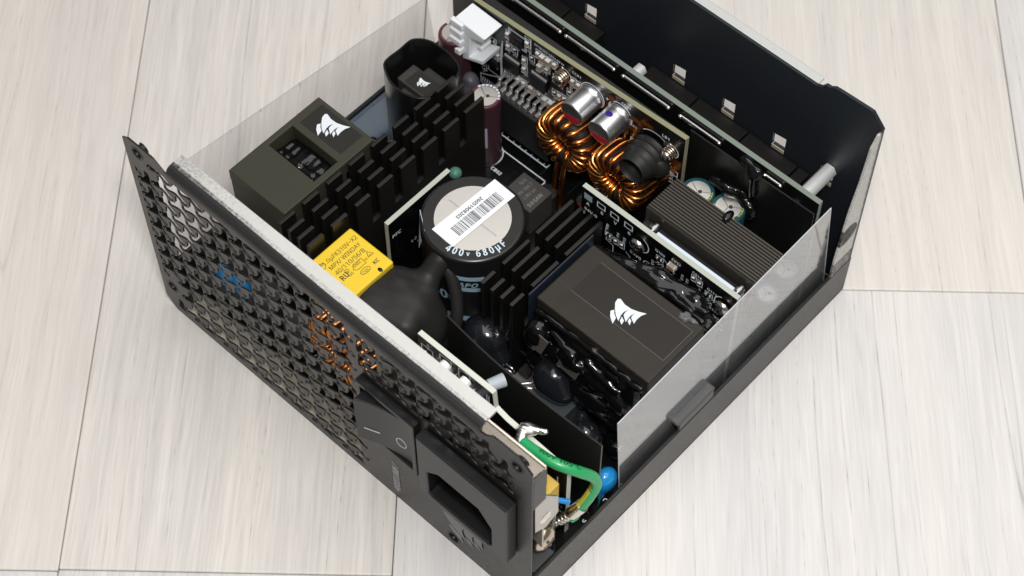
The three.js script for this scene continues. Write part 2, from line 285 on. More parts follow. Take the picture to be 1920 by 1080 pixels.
// mains inlet
const inlet = G('mains_inlet', 'black recessed mains inlet socket');
{
  const s = new THREE.Shape([[-37, 30], [-5, 30], [-5, 61], [-37, 61]].map((p) => new THREE.Vector2(...p)));
  const open = [[-33.4, 33.4], [-32.2, 32.6], [-11.6, 32.6], [-10.4, 33.6], [-10.4, 43.6], [-14.9, 49.3], [-29.2, 49.3], [-33.6, 45.4]];
  s.holes.push(new THREE.Path(open.map((p) => new THREE.Vector2(...p))));
  P('flange', uvBox(new THREE.ExtrudeGeometry(s, { depth: 3, bevelEnabled: true, bevelSize: 0.4, bevelThickness: 0.5, bevelSegments: 3, bevelOffset: -0.4 }).translate(0, 0, 0.5)), plastic, inlet);
  const ws = new THREE.Shape([[-34.4, 31.8], [-9.6, 31.8], [-9.6, 50.2], [-34.4, 50.2]].map((p) => new THREE.Vector2(...p))); ws.holes.push(new THREE.Path(open.map((p) => new THREE.Vector2(...p))));
  P('well', [uvBox(new THREE.ExtrudeGeometry(ws, { depth: 16, bevelEnabled: false }).translate(0, 0, -15.5)), B(-34.4, -9.6, 31.8, 50.2, -17, -15.6)], plasticSmooth, inlet);
  for (const [x, y] of [[-28.4, 39], [-15.6, 39], [-24.4, 40.4]]) P('contact_blade', B(x - 1.2, x + 1.2, y - 2, y + 2, -15.5, -2.4, 0.6), nickel, inlet);
}
// bare steel bracket behind the inlet
const bracket = G('steel_bracket', 'bare steel earthing bracket behind the vented panel');
P('plate', [uvBox(B(-62, -1.8, 28, 73, -7.2, -6.6))], M(0.5, 0.44, 0.37, 0.42, 0.35, { roughnessMap: paintRough }), bracket);
P('top_strip', [sheet([-24, 76.2, -2.2], [-1.4, 76.2, -2.0], [-1.4, 75.6, -6.4], [-24, 75.6, -6.6], [0, -0.8, 0]), uvBox(B(-24, -1.4, 73, 76, -7.0, -6.5))], steel, bracket);
const spl = prism([[2.6, 63], [6, 61.4], [11.7, 52.4], [12, 43], [7, 41.2], [2.9, 44]], 0.7, 0.1);
spl.applyMatrix4(new THREE.Matrix4().makeBasis(V(0, 0, -1), V(0, 1, 0), V(1, 0, 0))).translate(-1.0, 0, 0);
P('side_plate', uvBox(spl), M(0.5, 0.48, 0.45, 0.45, 0.9, { roughnessMap: paintRough }), bracket);
P('rivet', lathe([[0.01, 0.5], [1.2, 0.4], [2.0, 0.05], [2.3, 0], [2.3, -0.4]], [-0.97, 47, -7.0], [1, 0, 0], 24), nickel, bracket);

// far panel with the outlets
const far = G('outlet_panel', 'tall black steel panel with rounded-off corner behind the outlet board');
{
  const s = new THREE.Shape([[-150, 0.3], [-150, 84], [-147, 86], [-138, 86], [-134, 82.4], [-23, 82.2], [-21.4, 83.0], [-20.2, 84.8], [-18.6, 84.9], [-17.2, 86], [-15.5, 86.2], [-4.4, 86.6], [-0.2, 82.2], [-0.2, 0.3]].map((p) => new THREE.Vector2(...p)));
  const holes = [[-106.9, -102.4], [-71.7, -67], [-52.6, -48], [-33.6, -29], [-16.2, -11.6]];
  for (const [a, b] of holes) s.holes.push(new THREE.Path([[a, 46.4], [a, 51.2], [b, 51.9], [b, 46.6]].map((p) => new THREE.Vector2(...p))));
  P('panel', uvBox(new THREE.ExtrudeGeometry(s, { depth: 0.7, bevelEnabled: true, bevelSize: 0.12, bevelThickness: 0.15, bevelSegments: 2 }).translate(0, 0, -143.4)), blackIn, far);
  const strip = uvBox(B(-134, -23, 81.2, 82.3, -146.6, -143.3, 0.4), 20);
  P('top_lip', strip, M(0.62, 0.63, 0.61, 0.5, 0.35, { bumpMap: grit, bumpScale: 0.00008 }), far, 'pale bare steel lip');
  for (const [a, b] of holes) P('latch_lip', B(a, b, 44.7, 46.3, -143.6, -142.3, 0.2), M(0.5, 0.42, 0.34, 0.45, 0.2), far);
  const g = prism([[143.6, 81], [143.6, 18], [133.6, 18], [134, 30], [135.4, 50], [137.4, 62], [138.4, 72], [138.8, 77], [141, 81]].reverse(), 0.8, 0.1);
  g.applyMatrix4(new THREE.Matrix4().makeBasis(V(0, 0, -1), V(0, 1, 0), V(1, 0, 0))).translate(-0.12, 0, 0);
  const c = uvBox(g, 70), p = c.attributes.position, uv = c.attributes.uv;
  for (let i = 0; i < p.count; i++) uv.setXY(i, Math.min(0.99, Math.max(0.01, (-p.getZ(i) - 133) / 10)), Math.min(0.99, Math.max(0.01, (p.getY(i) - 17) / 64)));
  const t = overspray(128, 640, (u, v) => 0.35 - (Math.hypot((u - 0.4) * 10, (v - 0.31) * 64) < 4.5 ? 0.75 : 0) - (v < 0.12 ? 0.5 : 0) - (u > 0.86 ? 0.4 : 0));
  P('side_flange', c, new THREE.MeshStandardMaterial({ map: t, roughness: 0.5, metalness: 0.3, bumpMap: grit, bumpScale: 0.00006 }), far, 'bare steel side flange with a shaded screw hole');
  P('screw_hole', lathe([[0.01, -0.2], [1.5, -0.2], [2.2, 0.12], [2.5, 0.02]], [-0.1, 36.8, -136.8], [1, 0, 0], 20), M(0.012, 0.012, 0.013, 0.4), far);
}
// ---------------------------------------------------------------- main circuit board
const silkCol = '#eef5fa';
const board = P('main_board', B(-147, -3.4, 6.4, 7.98, -140, -8.8), [fr4, fr4, fr4, fr4, fr4, fr4][0], psu, 'black main circuit board lying flat in the tray');
{
  const sc = 8, W = 143.6, D = 131.2, X = (x) => (x + 147) * sc, Z = (z) => (z + 140) * sc;
  const t = canvasTex(Math.round(W * sc), Math.round(D * sc), (c, w, h) => {
    c.fillStyle = '#0a0b0c'; c.fillRect(0, 0, w, h);
    c.strokeStyle = 'rgba(30,36,40,0.9)'; for (let k = 0; k < 130; k++) { c.lineWidth = 1 + rnd() * 5; c.beginPath(); let x = rnd() * w, y = rnd() * h; c.moveTo(x, y); for (let q = 0; q < 3; q++) { if (rnd() < 0.5) x += rr(-120, 120); else y += rr(-120, 120); c.lineTo(x, y); } c.stroke(); }
    c.strokeStyle = c.fillStyle = silkCol; c.lineWidth = 0.42 * sc;
    const poly = (...p) => { c.beginPath(); p.forEach(([a, b], i) => (i ? c.lineTo(X(a), Z(b)) : c.moveTo(X(a), Z(b)))); c.stroke(); };
    poly([-112, -107.8], [-91.4, -107.8]); poly([-91.2, -107.6], [-91.2, -104.8]);
    poly([-118, -112.1], [-94.7, -112.1], [-94.7, -113.7]); c.lineWidth = 0.25 * sc; for (let x = -117; x < -95; x += 2.6) poly([x, -112.1], [x, -113]);
    c.lineWidth = 0.35 * sc; c.beginPath(); c.arc(X(-112.6), Z(-103.6), 5.2 * sc, 0, 7); c.stroke();
    const tx = (s, x, z, size, rot) => { c.save(); c.translate(X(x), Z(z)); c.rotate(rot); c.font = `bold ${size * sc}px sans-serif`; c.textAlign = 'center'; c.textBaseline = 'middle'; c.fillText(s, 0, 0); c.restore(); };
    tx('+', -108.6, -97.2, 3.4, 0.6); tx('CB02', -105.6, -100.3, 1.8, 0); poly([-80, -85], [-78.8, -84]); poly([-72, -88.3], [-71.4, -87.8]);
    tx('C', -3.9 - 0.2, -36.6, 2, 1.2); tx('2', -4.9, -31, 2, 1.2); tx('L-2', -92, -47, 1.6, 0); tx('1', -4.2, -43.2, 1.6, 0);
    c.lineWidth = 0.3 * sc; c.strokeRect(X(-8.4), Z(-33.4), 3.4 * sc, 3 * sc); tx('5', -4.1, -27.6, 2, 1.3); tx('T-1', -60, -47, 1.5, 0); tx('R903', -22, -38, 1.5, 0); tx('CX2', -98, -14, 1.7, 0); tx('LF2', -70, -10, 1.7, 0);
  });
  P('board_print', quad([-146.8, 8.01, -9], [-3.6, 8.01, -9], [-3.6, 8.01, -139.8], [-146.8, 8.01, -139.8]), new THREE.MeshStandardMaterial({ map: t, roughness: 0.26 }), board);
}

// ---------------------------------------------------------------- helpers for upright boards
const pin = { };
function smdGeo(w, h, d) { return two([B(-w / 2 + 0.28, w / 2 - 0.28, -h / 2, h / 2, 0, d, 0.06)], [B(-w / 2, -w / 2 + 0.3, -h / 2 - 0.02, h / 2 + 0.02, 0, d + 0.03, 0.06), B(w / 2 - 0.3, w / 2, -h / 2 - 0.02, h / 2 + 0.02, 0, d + 0.03, 0.06)]); }
const smdCap = smdGeo(1.9, 1.15, 0.95), smdCapBig = smdGeo(2.6, 1.6, 1.3), smdRes = smdGeo(1.6, 0.85, 0.5);
const resBody = M(0.012, 0.012, 0.014, 0.4);
function smdAt(parent, kind, x, y, z, vert) {
  const c = kind === 'r' ? [smdRes, resBody, 'chip_resistor'] : kind === 'C' ? [smdCapBig, brownTerm, 'chip_capacitor'] : [smdCap, brownTerm, 'chip_capacitor'];
  Q(c[2], c[0], [c[1], tinDull], parent, [x, y, z], [0, 0, vert ? Math.PI / 2 : 0]);
}
function icAt(parent, x, y, z, w, h, n, rows = 2) {
  const pins = []; for (let k = 0; k < n; k++) { const px = -w / 2 + (k + 0.5) * w / n; for (const s of rows === 2 ? [1, -1] : [1]) pins.push(B(px - 0.15, px + 0.15, s > 0 ? h / 2 - 0.02 : -h / 2 - 0.95, s > 0 ? h / 2 + 0.95 : -h / 2 + 0.02, 0.1, 0.45, 0.05)); }
  Q('chip', two([B(-w / 2, w / 2, -h / 2, h / 2, 0.15, 1.35, 0.15)], pins), [M(0.011, 0.011, 0.012, 0.45), tinDull], parent, [x, y, z]);
}
function panScrew(r, mat) { return two([lathe([[0.01, 0.62 * r], [0.5 * r, 0.58 * r], [0.85 * r, 0.36 * r], [r, 0.05 * r], [r, -0.3 * r], [0.01, -0.3 * r]], [0, 0, 0], [0, 0, 1], 28)], [B(-0.5 * r, 0.5 * r, -0.11 * r, 0.11 * r, 0.3 * r, 0.645 * r), B(-0.11 * r, 0.11 * r, -0.5 * r, 0.5 * r, 0.3 * r, 0.65 * r)]); }
const slotDark = M(0.08, 0.07, 0.06, 0.4, 0.8);
function silk(x0, x1, y0, y1, sc, draw) {
  return new THREE.MeshStandardMaterial({ roughness: 0.28, map: canvasTex(Math.round((x1 - x0) * sc), Math.round((y1 - y0) * sc), (c, w, h) => {
    c.fillStyle = '#08090a'; c.fillRect(0, 0, w, h); c.strokeStyle = 'rgba(26,30,34,0.9)'; for (let k = 0; k < 60; k++) { c.lineWidth = 1 + rnd() * 6; c.beginPath(); let x = rnd() * w, y = rnd() * h; c.moveTo(x, y); for (let q = 0; q < 3; q++) { if (rnd() < 0.5) x += rr(-90, 90); else y += rr(-90, 90); c.lineTo(x, y); } c.stroke(); }
    c.strokeStyle = c.fillStyle = silkCol; c.textAlign = 'center'; c.textBaseline = 'middle';
    const X = (x) => (x - x0) * sc, Y = (y) => (y1 - y) * sc;
    draw({ c, box: (x, y, w2, h2, lw = 0.2) => { c.lineWidth = lw * sc * 1.5; c.strokeRect(X(x - w2 / 2), Y(y + h2 / 2), w2 * sc, h2 * sc); },
      line: (lw, ...p) => { c.lineWidth = lw * sc * 1.4; c.beginPath(); p.forEach(([a, b], i) => (i ? c.lineTo(X(a), Y(b)) : c.moveTo(X(a), Y(b)))); c.stroke(); },
      text: (s, x, y, size, rot = 0) => { c.save(); c.translate(X(x), Y(y)); c.rotate(rot); c.font = `bold ${size * sc}px sans-serif`; c.fillText(s, 0, 0); c.restore(); },
      ring: (x, y, r, a0 = 0, a1 = 7, lw = 0.25) => { c.lineWidth = lw * sc * 1.4; c.beginPath(); c.arc(X(x), Y(y), r * sc, a0, a1); c.stroke(); },
      fill: (x, y, w2, h2, col) => { c.save(); c.fillStyle = col; c.fillRect(X(x - w2 / 2), Y(y + h2 / 2), w2 * sc, h2 * sc); c.restore(); } });
  }) });
}
// ---------------------------------------------------------------- converter board with coils (the tall board facing the vented panel)
const conv = G('converter_board', 'upright black circuit board crowded with tiny chips');
const zC = -117;
P('board', prism([[-131, 8], [-46.6, 8], [-46.6, 61], [-131, 56.4]], 1.6, 0.08).translate(0, 0, zC - 0.02), fr4, conv);
const convC = [[-115.5, 52, 'c', 1], [-119.8, 38.3, 'c', 1], [-123.6, 36.9, 'C', 1], [-125.8, 28.1, 'r', 1], [-108.7, 41.1, 'c', 1], [-103.2, 52.9, 'c', 1], [-101.2, 52.7, 'C', 1], [-98.9, 52.9, 'C', 1], [-102.2, 47.8, 'C', 1], [-96.5, 53.2, 'c', 1], [-96.2, 47.1, 'c', 1], [-94.1, 47, 'c', 1], [-116.1, 29.8 + 3, 'c', 1], [-113.4, 35.2, 'r', 1], [-111.2, 29.8 + 4, 'c', 1], [-108.8, 34, 'c', 1], [-105.5, 34.5, 'C', 1], [-89.2, 51.6, 'c', 1], [-86.9, 51.6, 'c', 1], [-99.9, 33.5, 'C', 1], [-97.5, 33.6, 'C', 1], [-95.6, 34.2, 'c', 1], [-96.4, 39.8, 'r', 1], [-94.2, 40.2, 'c', 1], [-92.1, 40.5, 'c', 1], [-122, 44, 'r', 0], [-120, 41.6, 'r', 0], [-107.5, 54.2, 'c', 1], [-90.5, 45, 'r', 1]];
for (let n = 0, t = 0; n < 34 && t < 900; t++) {   // the rest of the little parts, wherever there is room between the big ones
  const x = rr(-128, -86.5), y = rr(31.5, 54.2);
  if (convC.some(([a, b]) => Math.abs(a - x) < 2.5 && Math.abs(b - y) < 3.6)) continue;
  if ([[-113.8, 38.9, 5.4, 5.2], [-102.6, 39.9, 5.4, 5.2], [-111.8, 52.3, 4.6, 4], [-92.8, 51.4, 4, 4], [-124, 48, 8.4, 8], [-121.3, 34.2, 4, 5]].some(([a, b, w, h]) => Math.abs(a - x) < w && Math.abs(b - y) < h)) continue;
  convC.push([x, y, rnd() < 0.5 ? 'r' : 'c', 1]); n++;
}
{
  const mat = silk(-131, -46.6, 8, 61, 15, (s) => {
    for (const [x, y, k, v] of convC) s.box(x, y, v ? 2 : 2.8, v ? 3.2 : 2, 0.18);
    const names = ['C17', 'R41', 'C22', 'C9', 'R03', 'CF1', 'CF14', 'R75', 'C11', 'RJ3', 'Q10', 'R12', 'C03', 'R27', 'C5', 'RM1', 'R07', 'CB1', 'RN4'];
    convC.forEach(([x, y], i) => s.text(names[i % names.length], x + rr(-0.5, 0.5), y - 2.5, 1.05, i % 3 ? 0 : -1.57));
    s.box(-111.8, 52.3, 7.2, 6, 0.22); s.box(-111.8, 52.3, 6.2, 5, 0.18); s.text('CUF2', -112.6, 48.4, 1.5); s.box(-107.5, 53.7, 2.4, 6.2, 0.18);
    s.text('DF18 CF1 CF14 DF19', -99, 55.9, 1.25, 0.03); s.text('MCU', -112, 34.6, 1.6); s.text('U1', -102.5, 35.2, 1.5); s.box(-121.3, 33, 5.2, 9.5, 0.2); s.line(0.22, [-127.4, 23.4], [-123.4, 25.6], [-118.4, 28.6], [-118.4, 45]);
    s.line(0.22, [-127.4, 24], [-127.4, 19.3], [-122, 19.8], [-118, 24], [-118, 27]); for (let k = 0; k < 6; k++) { s.line(0.22, [-126.8 + k * 0.9, 20.2], [-126.2 + k * 0.9, 22.6]); }
    s.line(0.22, [-118, 46.8], [-118, 31], [-110, 34], [-100, 34.6], [-92, 36.4]);
    s.ring(-92.8, 51.6, 2.7); s.ring(-81.6, 51.6, 4.5); s.ring(-70.8, 52, 4.5); s.ring(-57.2, 48, 6.6, -2.4, 0.6); s.ring(-53.2, 45, 8.4, -0.3, 1.3); s.ring(-51.2, 51.8, 2.6);
    s.text('+', -76, 54.6, 2.6); s.text('+', -64.6, 54.4, 2.6); s.text('CCA1', -88, 55.6, 1.5); s.text('CCB1', -68.8, 57.4, 1.5); s.text('RB1', -65.6, 50.6, 1.5); s.text('LB1', -53.6, 56, 1.8); s.text('A8V', -69.5, 47.5, 1.6, 1.57); s.text('IS', -65.5, 44, 2.6, 1.57);
    for (let k = 0; k < 9; k++) { s.box(-120.9 + k * 2.0, 10.5, 1.7, 3.4, 0.14); }
    s.text('G V G', -50.2, 40.4, 1.9, 1.57); s.box(-49.4, 42.4, 2.6, 2.2, 0.25); s.box(-88.6, 47, 3, 4, 0.18); s.box(-85, 44, 3.4, 2, 0.16); s.text('RN6', -86.2, 49.6, 1.1); s.text('D4', -90, 48, 1.1);
    for (const [x, y, w, h] of [[-74.5, 55.8, 2, 3], [-65, 54, 4, 2], [-49.2, 47.3, 3.4, 3.6], [-49.9, 43.2, 2.2, 1.8], [-66.6, 49.4, 3.4, 2], [-86.6, 50.6, 1.2, 1.6], [-60.6, 55.6, 4.4, 2]]) s.fill(x, y, w, h, '#5b2f18');
  });
  P('board_face', quad([-130.9, 8, zC + 0.03], [-46.7, 8, zC + 0.03], [-46.7, 60.9, zC + 0.03], [-130.9, 56.3, zC + 0.03]), mat, conv);
  // the print follows the board's millimetres although its upper edge slopes
  const uv = conv.children[1].geometry.attributes.uv, p = conv.children[1].geometry.attributes.position;
  for (let i = 0; i < p.count; i++) uv.setXY(i, (p.getX(i) + 131) / 84.4, (p.getY(i) - 8) / 53);
}
for (const [x, y, k, v] of convC) smdAt(conv, k, x, y, zC + 0.04, v);
icAt(conv, -113.8, 38.9, zC, 6.2, 4.6, 11); icAt(conv, -102.6, 39.9, zC, 6.2, 4.8, 11); icAt(conv, -121.3, 34.2, zC, 3.6, 3, 4); icAt(conv, -126.3, 32.4, zC, 2.4, 2, 3);
Q('chip', two([B(-2.4, 2.4, -1.9, 1.9, 0.1, 1.2, 0.1)], [B(-1.2, -0.2, -0.7, 0.7, 1.1, 1.25), B(0.5, 1.5, -0.7, 0.7, 1.1, 1.25)]), [resBody, M(0.09, 0.08, 0.07, 0.4, 0.6)], conv, [-111.8, 52.3, zC]);
for (const [x, y, r] of [[-92.8, 51.4, 2.0], [-51.2, 51.6, 1.9]]) {
  P('spring_washer', [0, 1, 2].map((k) => new THREE.TorusGeometry(r, 0.34, 8, 24).translate(x, y, zC + 0.4 + k * 0.75)), M(0.72, 0.6, 0.46, 0.25, 1), conv);
  Q('screw', panScrew(r * 0.95, nickel), [nickel, slotDark], conv, [x, y, zC + 2.6]);
}
P('header_plug', (() => {   // white plug with four latch ribs
  const l = [prism([[-129.6, 55.8], [-117.4, 55.2], [-118.6, 52.4], [-123.6, 50.6], [-124.2, 41.4], [-118.2, 44.4], [-118.6, 42.2], [-127.2, 38.4], [-130, 41], [-130, 54.6]], 8, 0.5).translate(0, 0, zC + 8.4)];
  for (let k = 0; k < 4; k++) l.push(B(-131, -126, 42.2 + k * 3.5, 44.8 + k * 3.5, zC + 7.6, zC + 10.6 - 0.4 * k, 0.5));
  for (let k = 0; k < 4; k++) l.push(B(-124.6, -121.6, 43.6 + k * 2.4, 45.2 + k * 2.4, zC + 1, zC + 5.4, 0.4));
  return l;
})(), white, conv, 'white plug on the upper corner of the board');
P('header_pin', [0, 1, 2].map((k) => cyl([-127.6, 39.6 - k * 1.9, zC + 0.5], [-128.2, 40.6 - k * 1.9, zC + 7.2], 0.42)), M(0.75, 0.58, 0.28, 0.3, 1), conv);
// power module with tinned tabs
const mod = G('power_module', 'flat black module with a row of tinned tabs');
P('body', uvBox(B(-117, -93, 13.5, 29.8, -114.6, -110.4, 0.4)), M(0.02, 0.02, 0.021, 0.42), mod);
for (let k = 0; k < 9; k++) { const x = -115.8 + k * 2.42; P('tab', [B(x - 0.68, x + 0.68, 29.6, 31.6, -113.4, -111.2, 0.25), B(x - 0.65, x + 0.65, 31.2, 34.0, -113.8, -112.8, 0.4), B(x - 0.6, x + 0.6, 33.2, 34.0, -117, -113, 0.3)], M(0.62, 0.62, 0.6, 0.34, 0.85), mod); }
for (let k = 0; k < 8; k++) P('solder_joint', ball(-120.2 + k * 2.2, 11.6, zC + 0.2, 0.7), tinDull, mod);
// coils
function winding(cx, cy, z0, depth, Ro, Ri, turns, r, a0, lay) {
  const pts = [], a = (Ro - Ri) / 2, b = depth / 2, Rm = (Ro + Ri) / 2, per = 20;
  for (let k = 0; k <= turns * per; k++) {
    const t = k / per, ph = t * Math.PI * 2, th = a0 + lay * (t + 0.18 * Math.sin(ph)) / turns * Math.PI * 2 * 0.93;
    const c = Math.cos(ph), s = Math.sin(ph), e = 0.62, rad = Rm + Math.sign(c) * Math.pow(Math.abs(c), e) * a, ax = Math.sign(s) * Math.pow(Math.abs(s), e) * b;
    pts.push(V(cx + rad * Math.cos(th), cy + rad * Math.sin(th), z0 - b + ax));
  }
  return new THREE.TubeGeometry(new THREE.CatmullRomCurve3(pts), turns * 24, r, 7, false);
}
function coil(name, label, cx, cy, z0, depth, Ro, Ri, turns, a0, leads) {
  const g = G(name, label);
  P('core', lathe([[Ri + 0.5, -depth + 0.8], [Ro - 0.6, -depth + 0.8], [Ro - 0.5, -depth / 2], [Ro - 0.6, -0.8], [Ri + 0.5, -0.8], [Ri + 0.5, -depth + 0.8]], [cx, cy, z0], [0, 0, 1], 48), core, g);
  P('winding', [winding(cx, cy, z0, depth, Ro, Ri, turns, Ro > 11 ? 0.75 : 0.92, a0, 1)], copper, g);
  for (const l of leads) P('lead', tube(l, 0.85, 20, 8), copperDark, g);
}
coil('toroid_coil', 'ring coil of copper wire next to the power module', -84.4, 34.4, -105.8, 11, 10.3, 3.6, 18, -1.2, [[[-86, 26, -108], [-85.6, 20, -106], [-84, 14, -103.6], [-83.5, 8, -103]], [[-83, 26, -107], [-82, 20, -105], [-81, 13, -103], [-80.6, 8, -102.6]], [[-84.6, 27, -109], [-84, 20, -107.5], [-82.6, 12, -105.5], [-82, 8, -105]]]);
coil('toroid_coil', 'ring coil of copper wire under the black sleeve coil', -64.0, 33.8, -106.4, 10.8, 10.3, 3.6, 18, -1.0, [[[-66, 25, -108], [-65, 18, -106], [-64, 12, -105], [-63.6, 8, -104]], [[-62, 25, -108], [-60, 18, -108], [-59, 12, -108], [-59, 8, -108]]]);
// silver capacitors pointing out of the board
function canCap(name, label, x, y, z0, r, L, spot) {
  const g = G(name, label);
  P('can', lathe([[r * 0.98, 0], [r, 0.4], [r, 1.4], [r * 0.9, 1.9], [r, 2.5], [r, L - 0.7], [r * 0.95, L - 0.2], [r * 0.82, L], [0.01, L]], [x, y, z0], [0, 0, 1], 40), alu, g);
  const s = new THREE.Shape(); s.absarc(0, 0, r * 0.78, Math.PI * 1.12, Math.PI * 1.98, false);
  P('colour_mark', new THREE.ExtrudeGeometry(s, { depth: 0.04, bevelEnabled: false }).translate(x, y, z0 + L), M(0.42, 0.02, 0.03, 0.4), g);
  if (spot) P('ink_dot', new THREE.SphereGeometry(1.1, 16, 10).scale(1.1, 0.1, 0.9).rotateX(0).translate(x - 0.5, y + r, z0 + 4.6), M(0.03, 0.012, 0.2, 0.3), g);
}
canCap('can_capacitor', 'silver can capacitor without ink mark', -81.6, 51.4, zC + 0.1, 4.3, 9.6);
canCap('can_capacitor', 'silver can capacitor with a violet ink dot', -70.8, 51.7, zC + 0.1, 4.3, 9.6, true);
// sleeved coil
P('sleeve_coil', [lathe([[5.2, 0.2], [6.3, 1.0], [6.4, 1.6], [5.4, 2.5], [6.3, 3.4], [6.4, 3.9], [5.3, 4.9], [6.1, 5.8], [6.1, 6.2], [5.0, 7.2], [5.4, 8.0], [5.0, 8.9], [4.5, 9.6], [4.5, 10.6], [4.0, 10.8], [3.6, 9.2], [3.4, 4], [0.01, 4]], [-57.6, 46.6, zC + 0.2], [0.05, 0.06, 1], 36), blob([sEll([-53.4, 45.6, -114], [4, 4.4, 3])], [-58, 40, -118], [-49, 51, -110], 2, 28)], shrink, psu, 'black heat-shrunk sleeve coil with an open mouth');
// small parts at the foot of the coils
P('drum_inductor', [cyl([-85, 8, -101.5], [-85, 15, -101.5], 3.2, 3.0), lathe([[0.01, 15.6], [2.4, 15.5], [3.1, 14.8]], [-85, 0, -101.5])], shrink, psu, 'small dark drum inductor by copper leads');
canCap('can_capacitor', 'small silver and red capacitor tipped over near the board corner', -72.4, 17, -110, 3.2, 6);
// ---------------------------------------------------------------- heatsink plates and outlet board
P('heatsink_plate', uvBox(B(-131, -51, 10, 55.6, -122.2, -119.6, 0.3)), M(0.02, 0.0195, 0.019, 0.4), psu, 'thin black heatsink plate behind the chip board');
for (const x of [-94.5, -52.4]) P('spacer_post', [cyl([x, 52.6, -119.4], [x, 52.6, -116.8], 1.9), cyl([x, 52.6, -123.5], [x, 52.6, -119.4], 1.3)], nickel);
const outB = G('outlet_board', 'upright board edge with long tinned solder bars');
P('board', uvBox(B(-147, -5, 9, 60.6, -126.8, -125.2)), fr4Grey, outB);
P('board_face', quad([-147, 9, -125.17], [-5, 9, -125.17], [-5, 60.5, -125.17], [-147, 60.5, -125.17]), mask, outB);
for (const [a, b] of [[-146, -122], [-121, -100.6], [-99.6, -79.4], [-77.2, -58.4], [-55.4, -39.4], [-24.2, -17.2]]) P('solder_bar', [B(a + 0.6, b - 0.6, 57.2, 58.7, -125.1, -124.0, 0.5), ball(a + 0.8, 57.9, -124.5, 0.8), ball(b - 0.8, 57.9, -124.5, 0.8)], tin, outB);
Q('screw', panScrew(2.6, nickel), [nickel, slotDark], outB, [-13, 52.2, -124.4]);
P('solder_blob', blob([sEll([-10.4, 51.5, -124.4], [2.2, 1.4, 0.9])], [-14, 49, -126], [-8, 54, -122.5], 1, 18), M(0.8, 0.7, 0.45, 0.3, 1), outB);
for (const [x, y, L, r] of [[-13, 52.2, 15.6, 2.4], [-77.1, 52.2, 7.2, 2.1]]) P('spacer_post', new THREE.CylinderGeometry(r, r, L, 6).rotateY(Math.PI / 6).rotateX(Math.PI / 2).translate(x, y, -126.8 - L / 2), M(0.72, 0.73, 0.72, 0.42, 0.35), psu, x > -50 ? 'hexagonal steel post near the cut corner' : 'hexagonal steel post between the outlet sockets');
let ci = 0;
for (const [a, b] of [[-146, -131.6], [-131, -112.4], [-111.8, -98.4], [-79.2, -61.2], [-60.6, -42], [-41.4, -23.4], [-22.8, -19]]) P('outlet_socket', [B(a, b, 16, 44.6, -142.2, -127, 0.3)], M(0.011, 0.0105, 0.01, 0.38));
// black insulating sheet and glue over it
P('insulating_sheet', [sheet([-49, 9, -122.2], [-4.4, 9, -122.2], [-4.4, 59.2, -122.2], [-49, 58.4, -122.2], [0, 0, -0.5])], M(0.008, 0.0078, 0.0075, 0.32, 0, { bumpMap: grit, bumpScale: 0.00003 }), psu, 'glossy black insulating sheet in front of the outlet board');
P('glue_lump', blob([sEll([-25.6, 59, -123], [2.6, 2.2, 1.8]), sEll([-29.6, 60, -123.6], [2.2, 1.4, 1.4]), sCap([-25.6, 58, -121.6], [-24.8, 50, -121.6], 1.2)], [-34, 46, -127], [-20, 64, -119], 1.6, 32), glue, psu, 'black glue lump over the sheet edge');
// teal capacitors beside the ribbed heatsink
const tealTop = canvasTex(256, 256, (c, w) => { c.fillStyle = '#0e3f44'; c.fillRect(0, 0, w, w); c.fillStyle = '#d8c93a'; c.beginPath(); c.moveTo(w / 2, w / 2); c.arc(w / 2, w / 2, w / 2, 0.5, 1.3); c.fill(); c.font = 'bold 34px sans-serif'; c.textAlign = 'center'; c.fillStyle = '#c9c24a'; for (const [t, a] of [['0', 0.1], ['17', -0.2], ['13', -0.5], ['D', 2.2], ['R', 2.6]]) { c.save(); c.translate(w / 2 + Math.cos(a) * w * 0.42, w / 2 + Math.sin(a) * w * 0.42); c.rotate(a + 1.57); c.fillText(t, 0, 12); c.restore(); } });
function topCap(name, label, x, z, r, h, y0, sleeve, discR, topMat, vent = 3) {
  const g = G(name, label);
  P('sleeve', lathe([[r * 0.98, y0], [r, y0 + 0.5], [r, y0 + 1.6], [r * 0.95, y0 + 2.2], [r, y0 + 2.8], [r, h - 0.9], [r * 0.97, h - 0.3], [r * 0.9, h], [discR, h], [discR - 0.1, h - 0.15]], [x, 0, z], [0, 1, 0], 48), sleeve, g);
  if (topMat) { const rg = new THREE.RingGeometry(discR, r * 0.93, 48).rotateX(-Math.PI / 2).translate(x, h + 0.02, z); P('rim_print', rg, topMat, g); }
  P('lid', lathe([[0.01, h - 0.12], [discR, h - 0.12]], [x, 0, z], [0, 1, 0], 40), brushed, g);
  if (vent === 2) for (const a of [0, Math.PI / 2]) P('vent_score', B(-discR * 0.82, discR * 0.82, h - 0.13, h - 0.09, -0.18, 0.18).rotateY(a).translate(x, 0, z), M(0.6, 0.57, 0.52, 0.3, 1), g);
  else { for (let k = 0; k < 3; k++) P('vent_score', B(0.2, discR * 0.95, h - 0.13, h - 0.09, -0.14, 0.14).rotateY(k * 2.094 + 0.6).translate(x, 0, z), M(0.35, 0.35, 0.34, 0.35, 1), g); P('vent_dimple', cyl([x + 0.5, h - 0.12, z - 0.5], [x + 0.5, h - 0.07, z - 0.5], discR * 0.16), M(0.06, 0.05, 0.04, 0.5, 0.5), g); }
  return g;
}
const tealMat = M(0.012, 0.075, 0.082, 0.35), tealPrint = new THREE.MeshStandardMaterial({ map: tealTop, roughness: 0.35 });
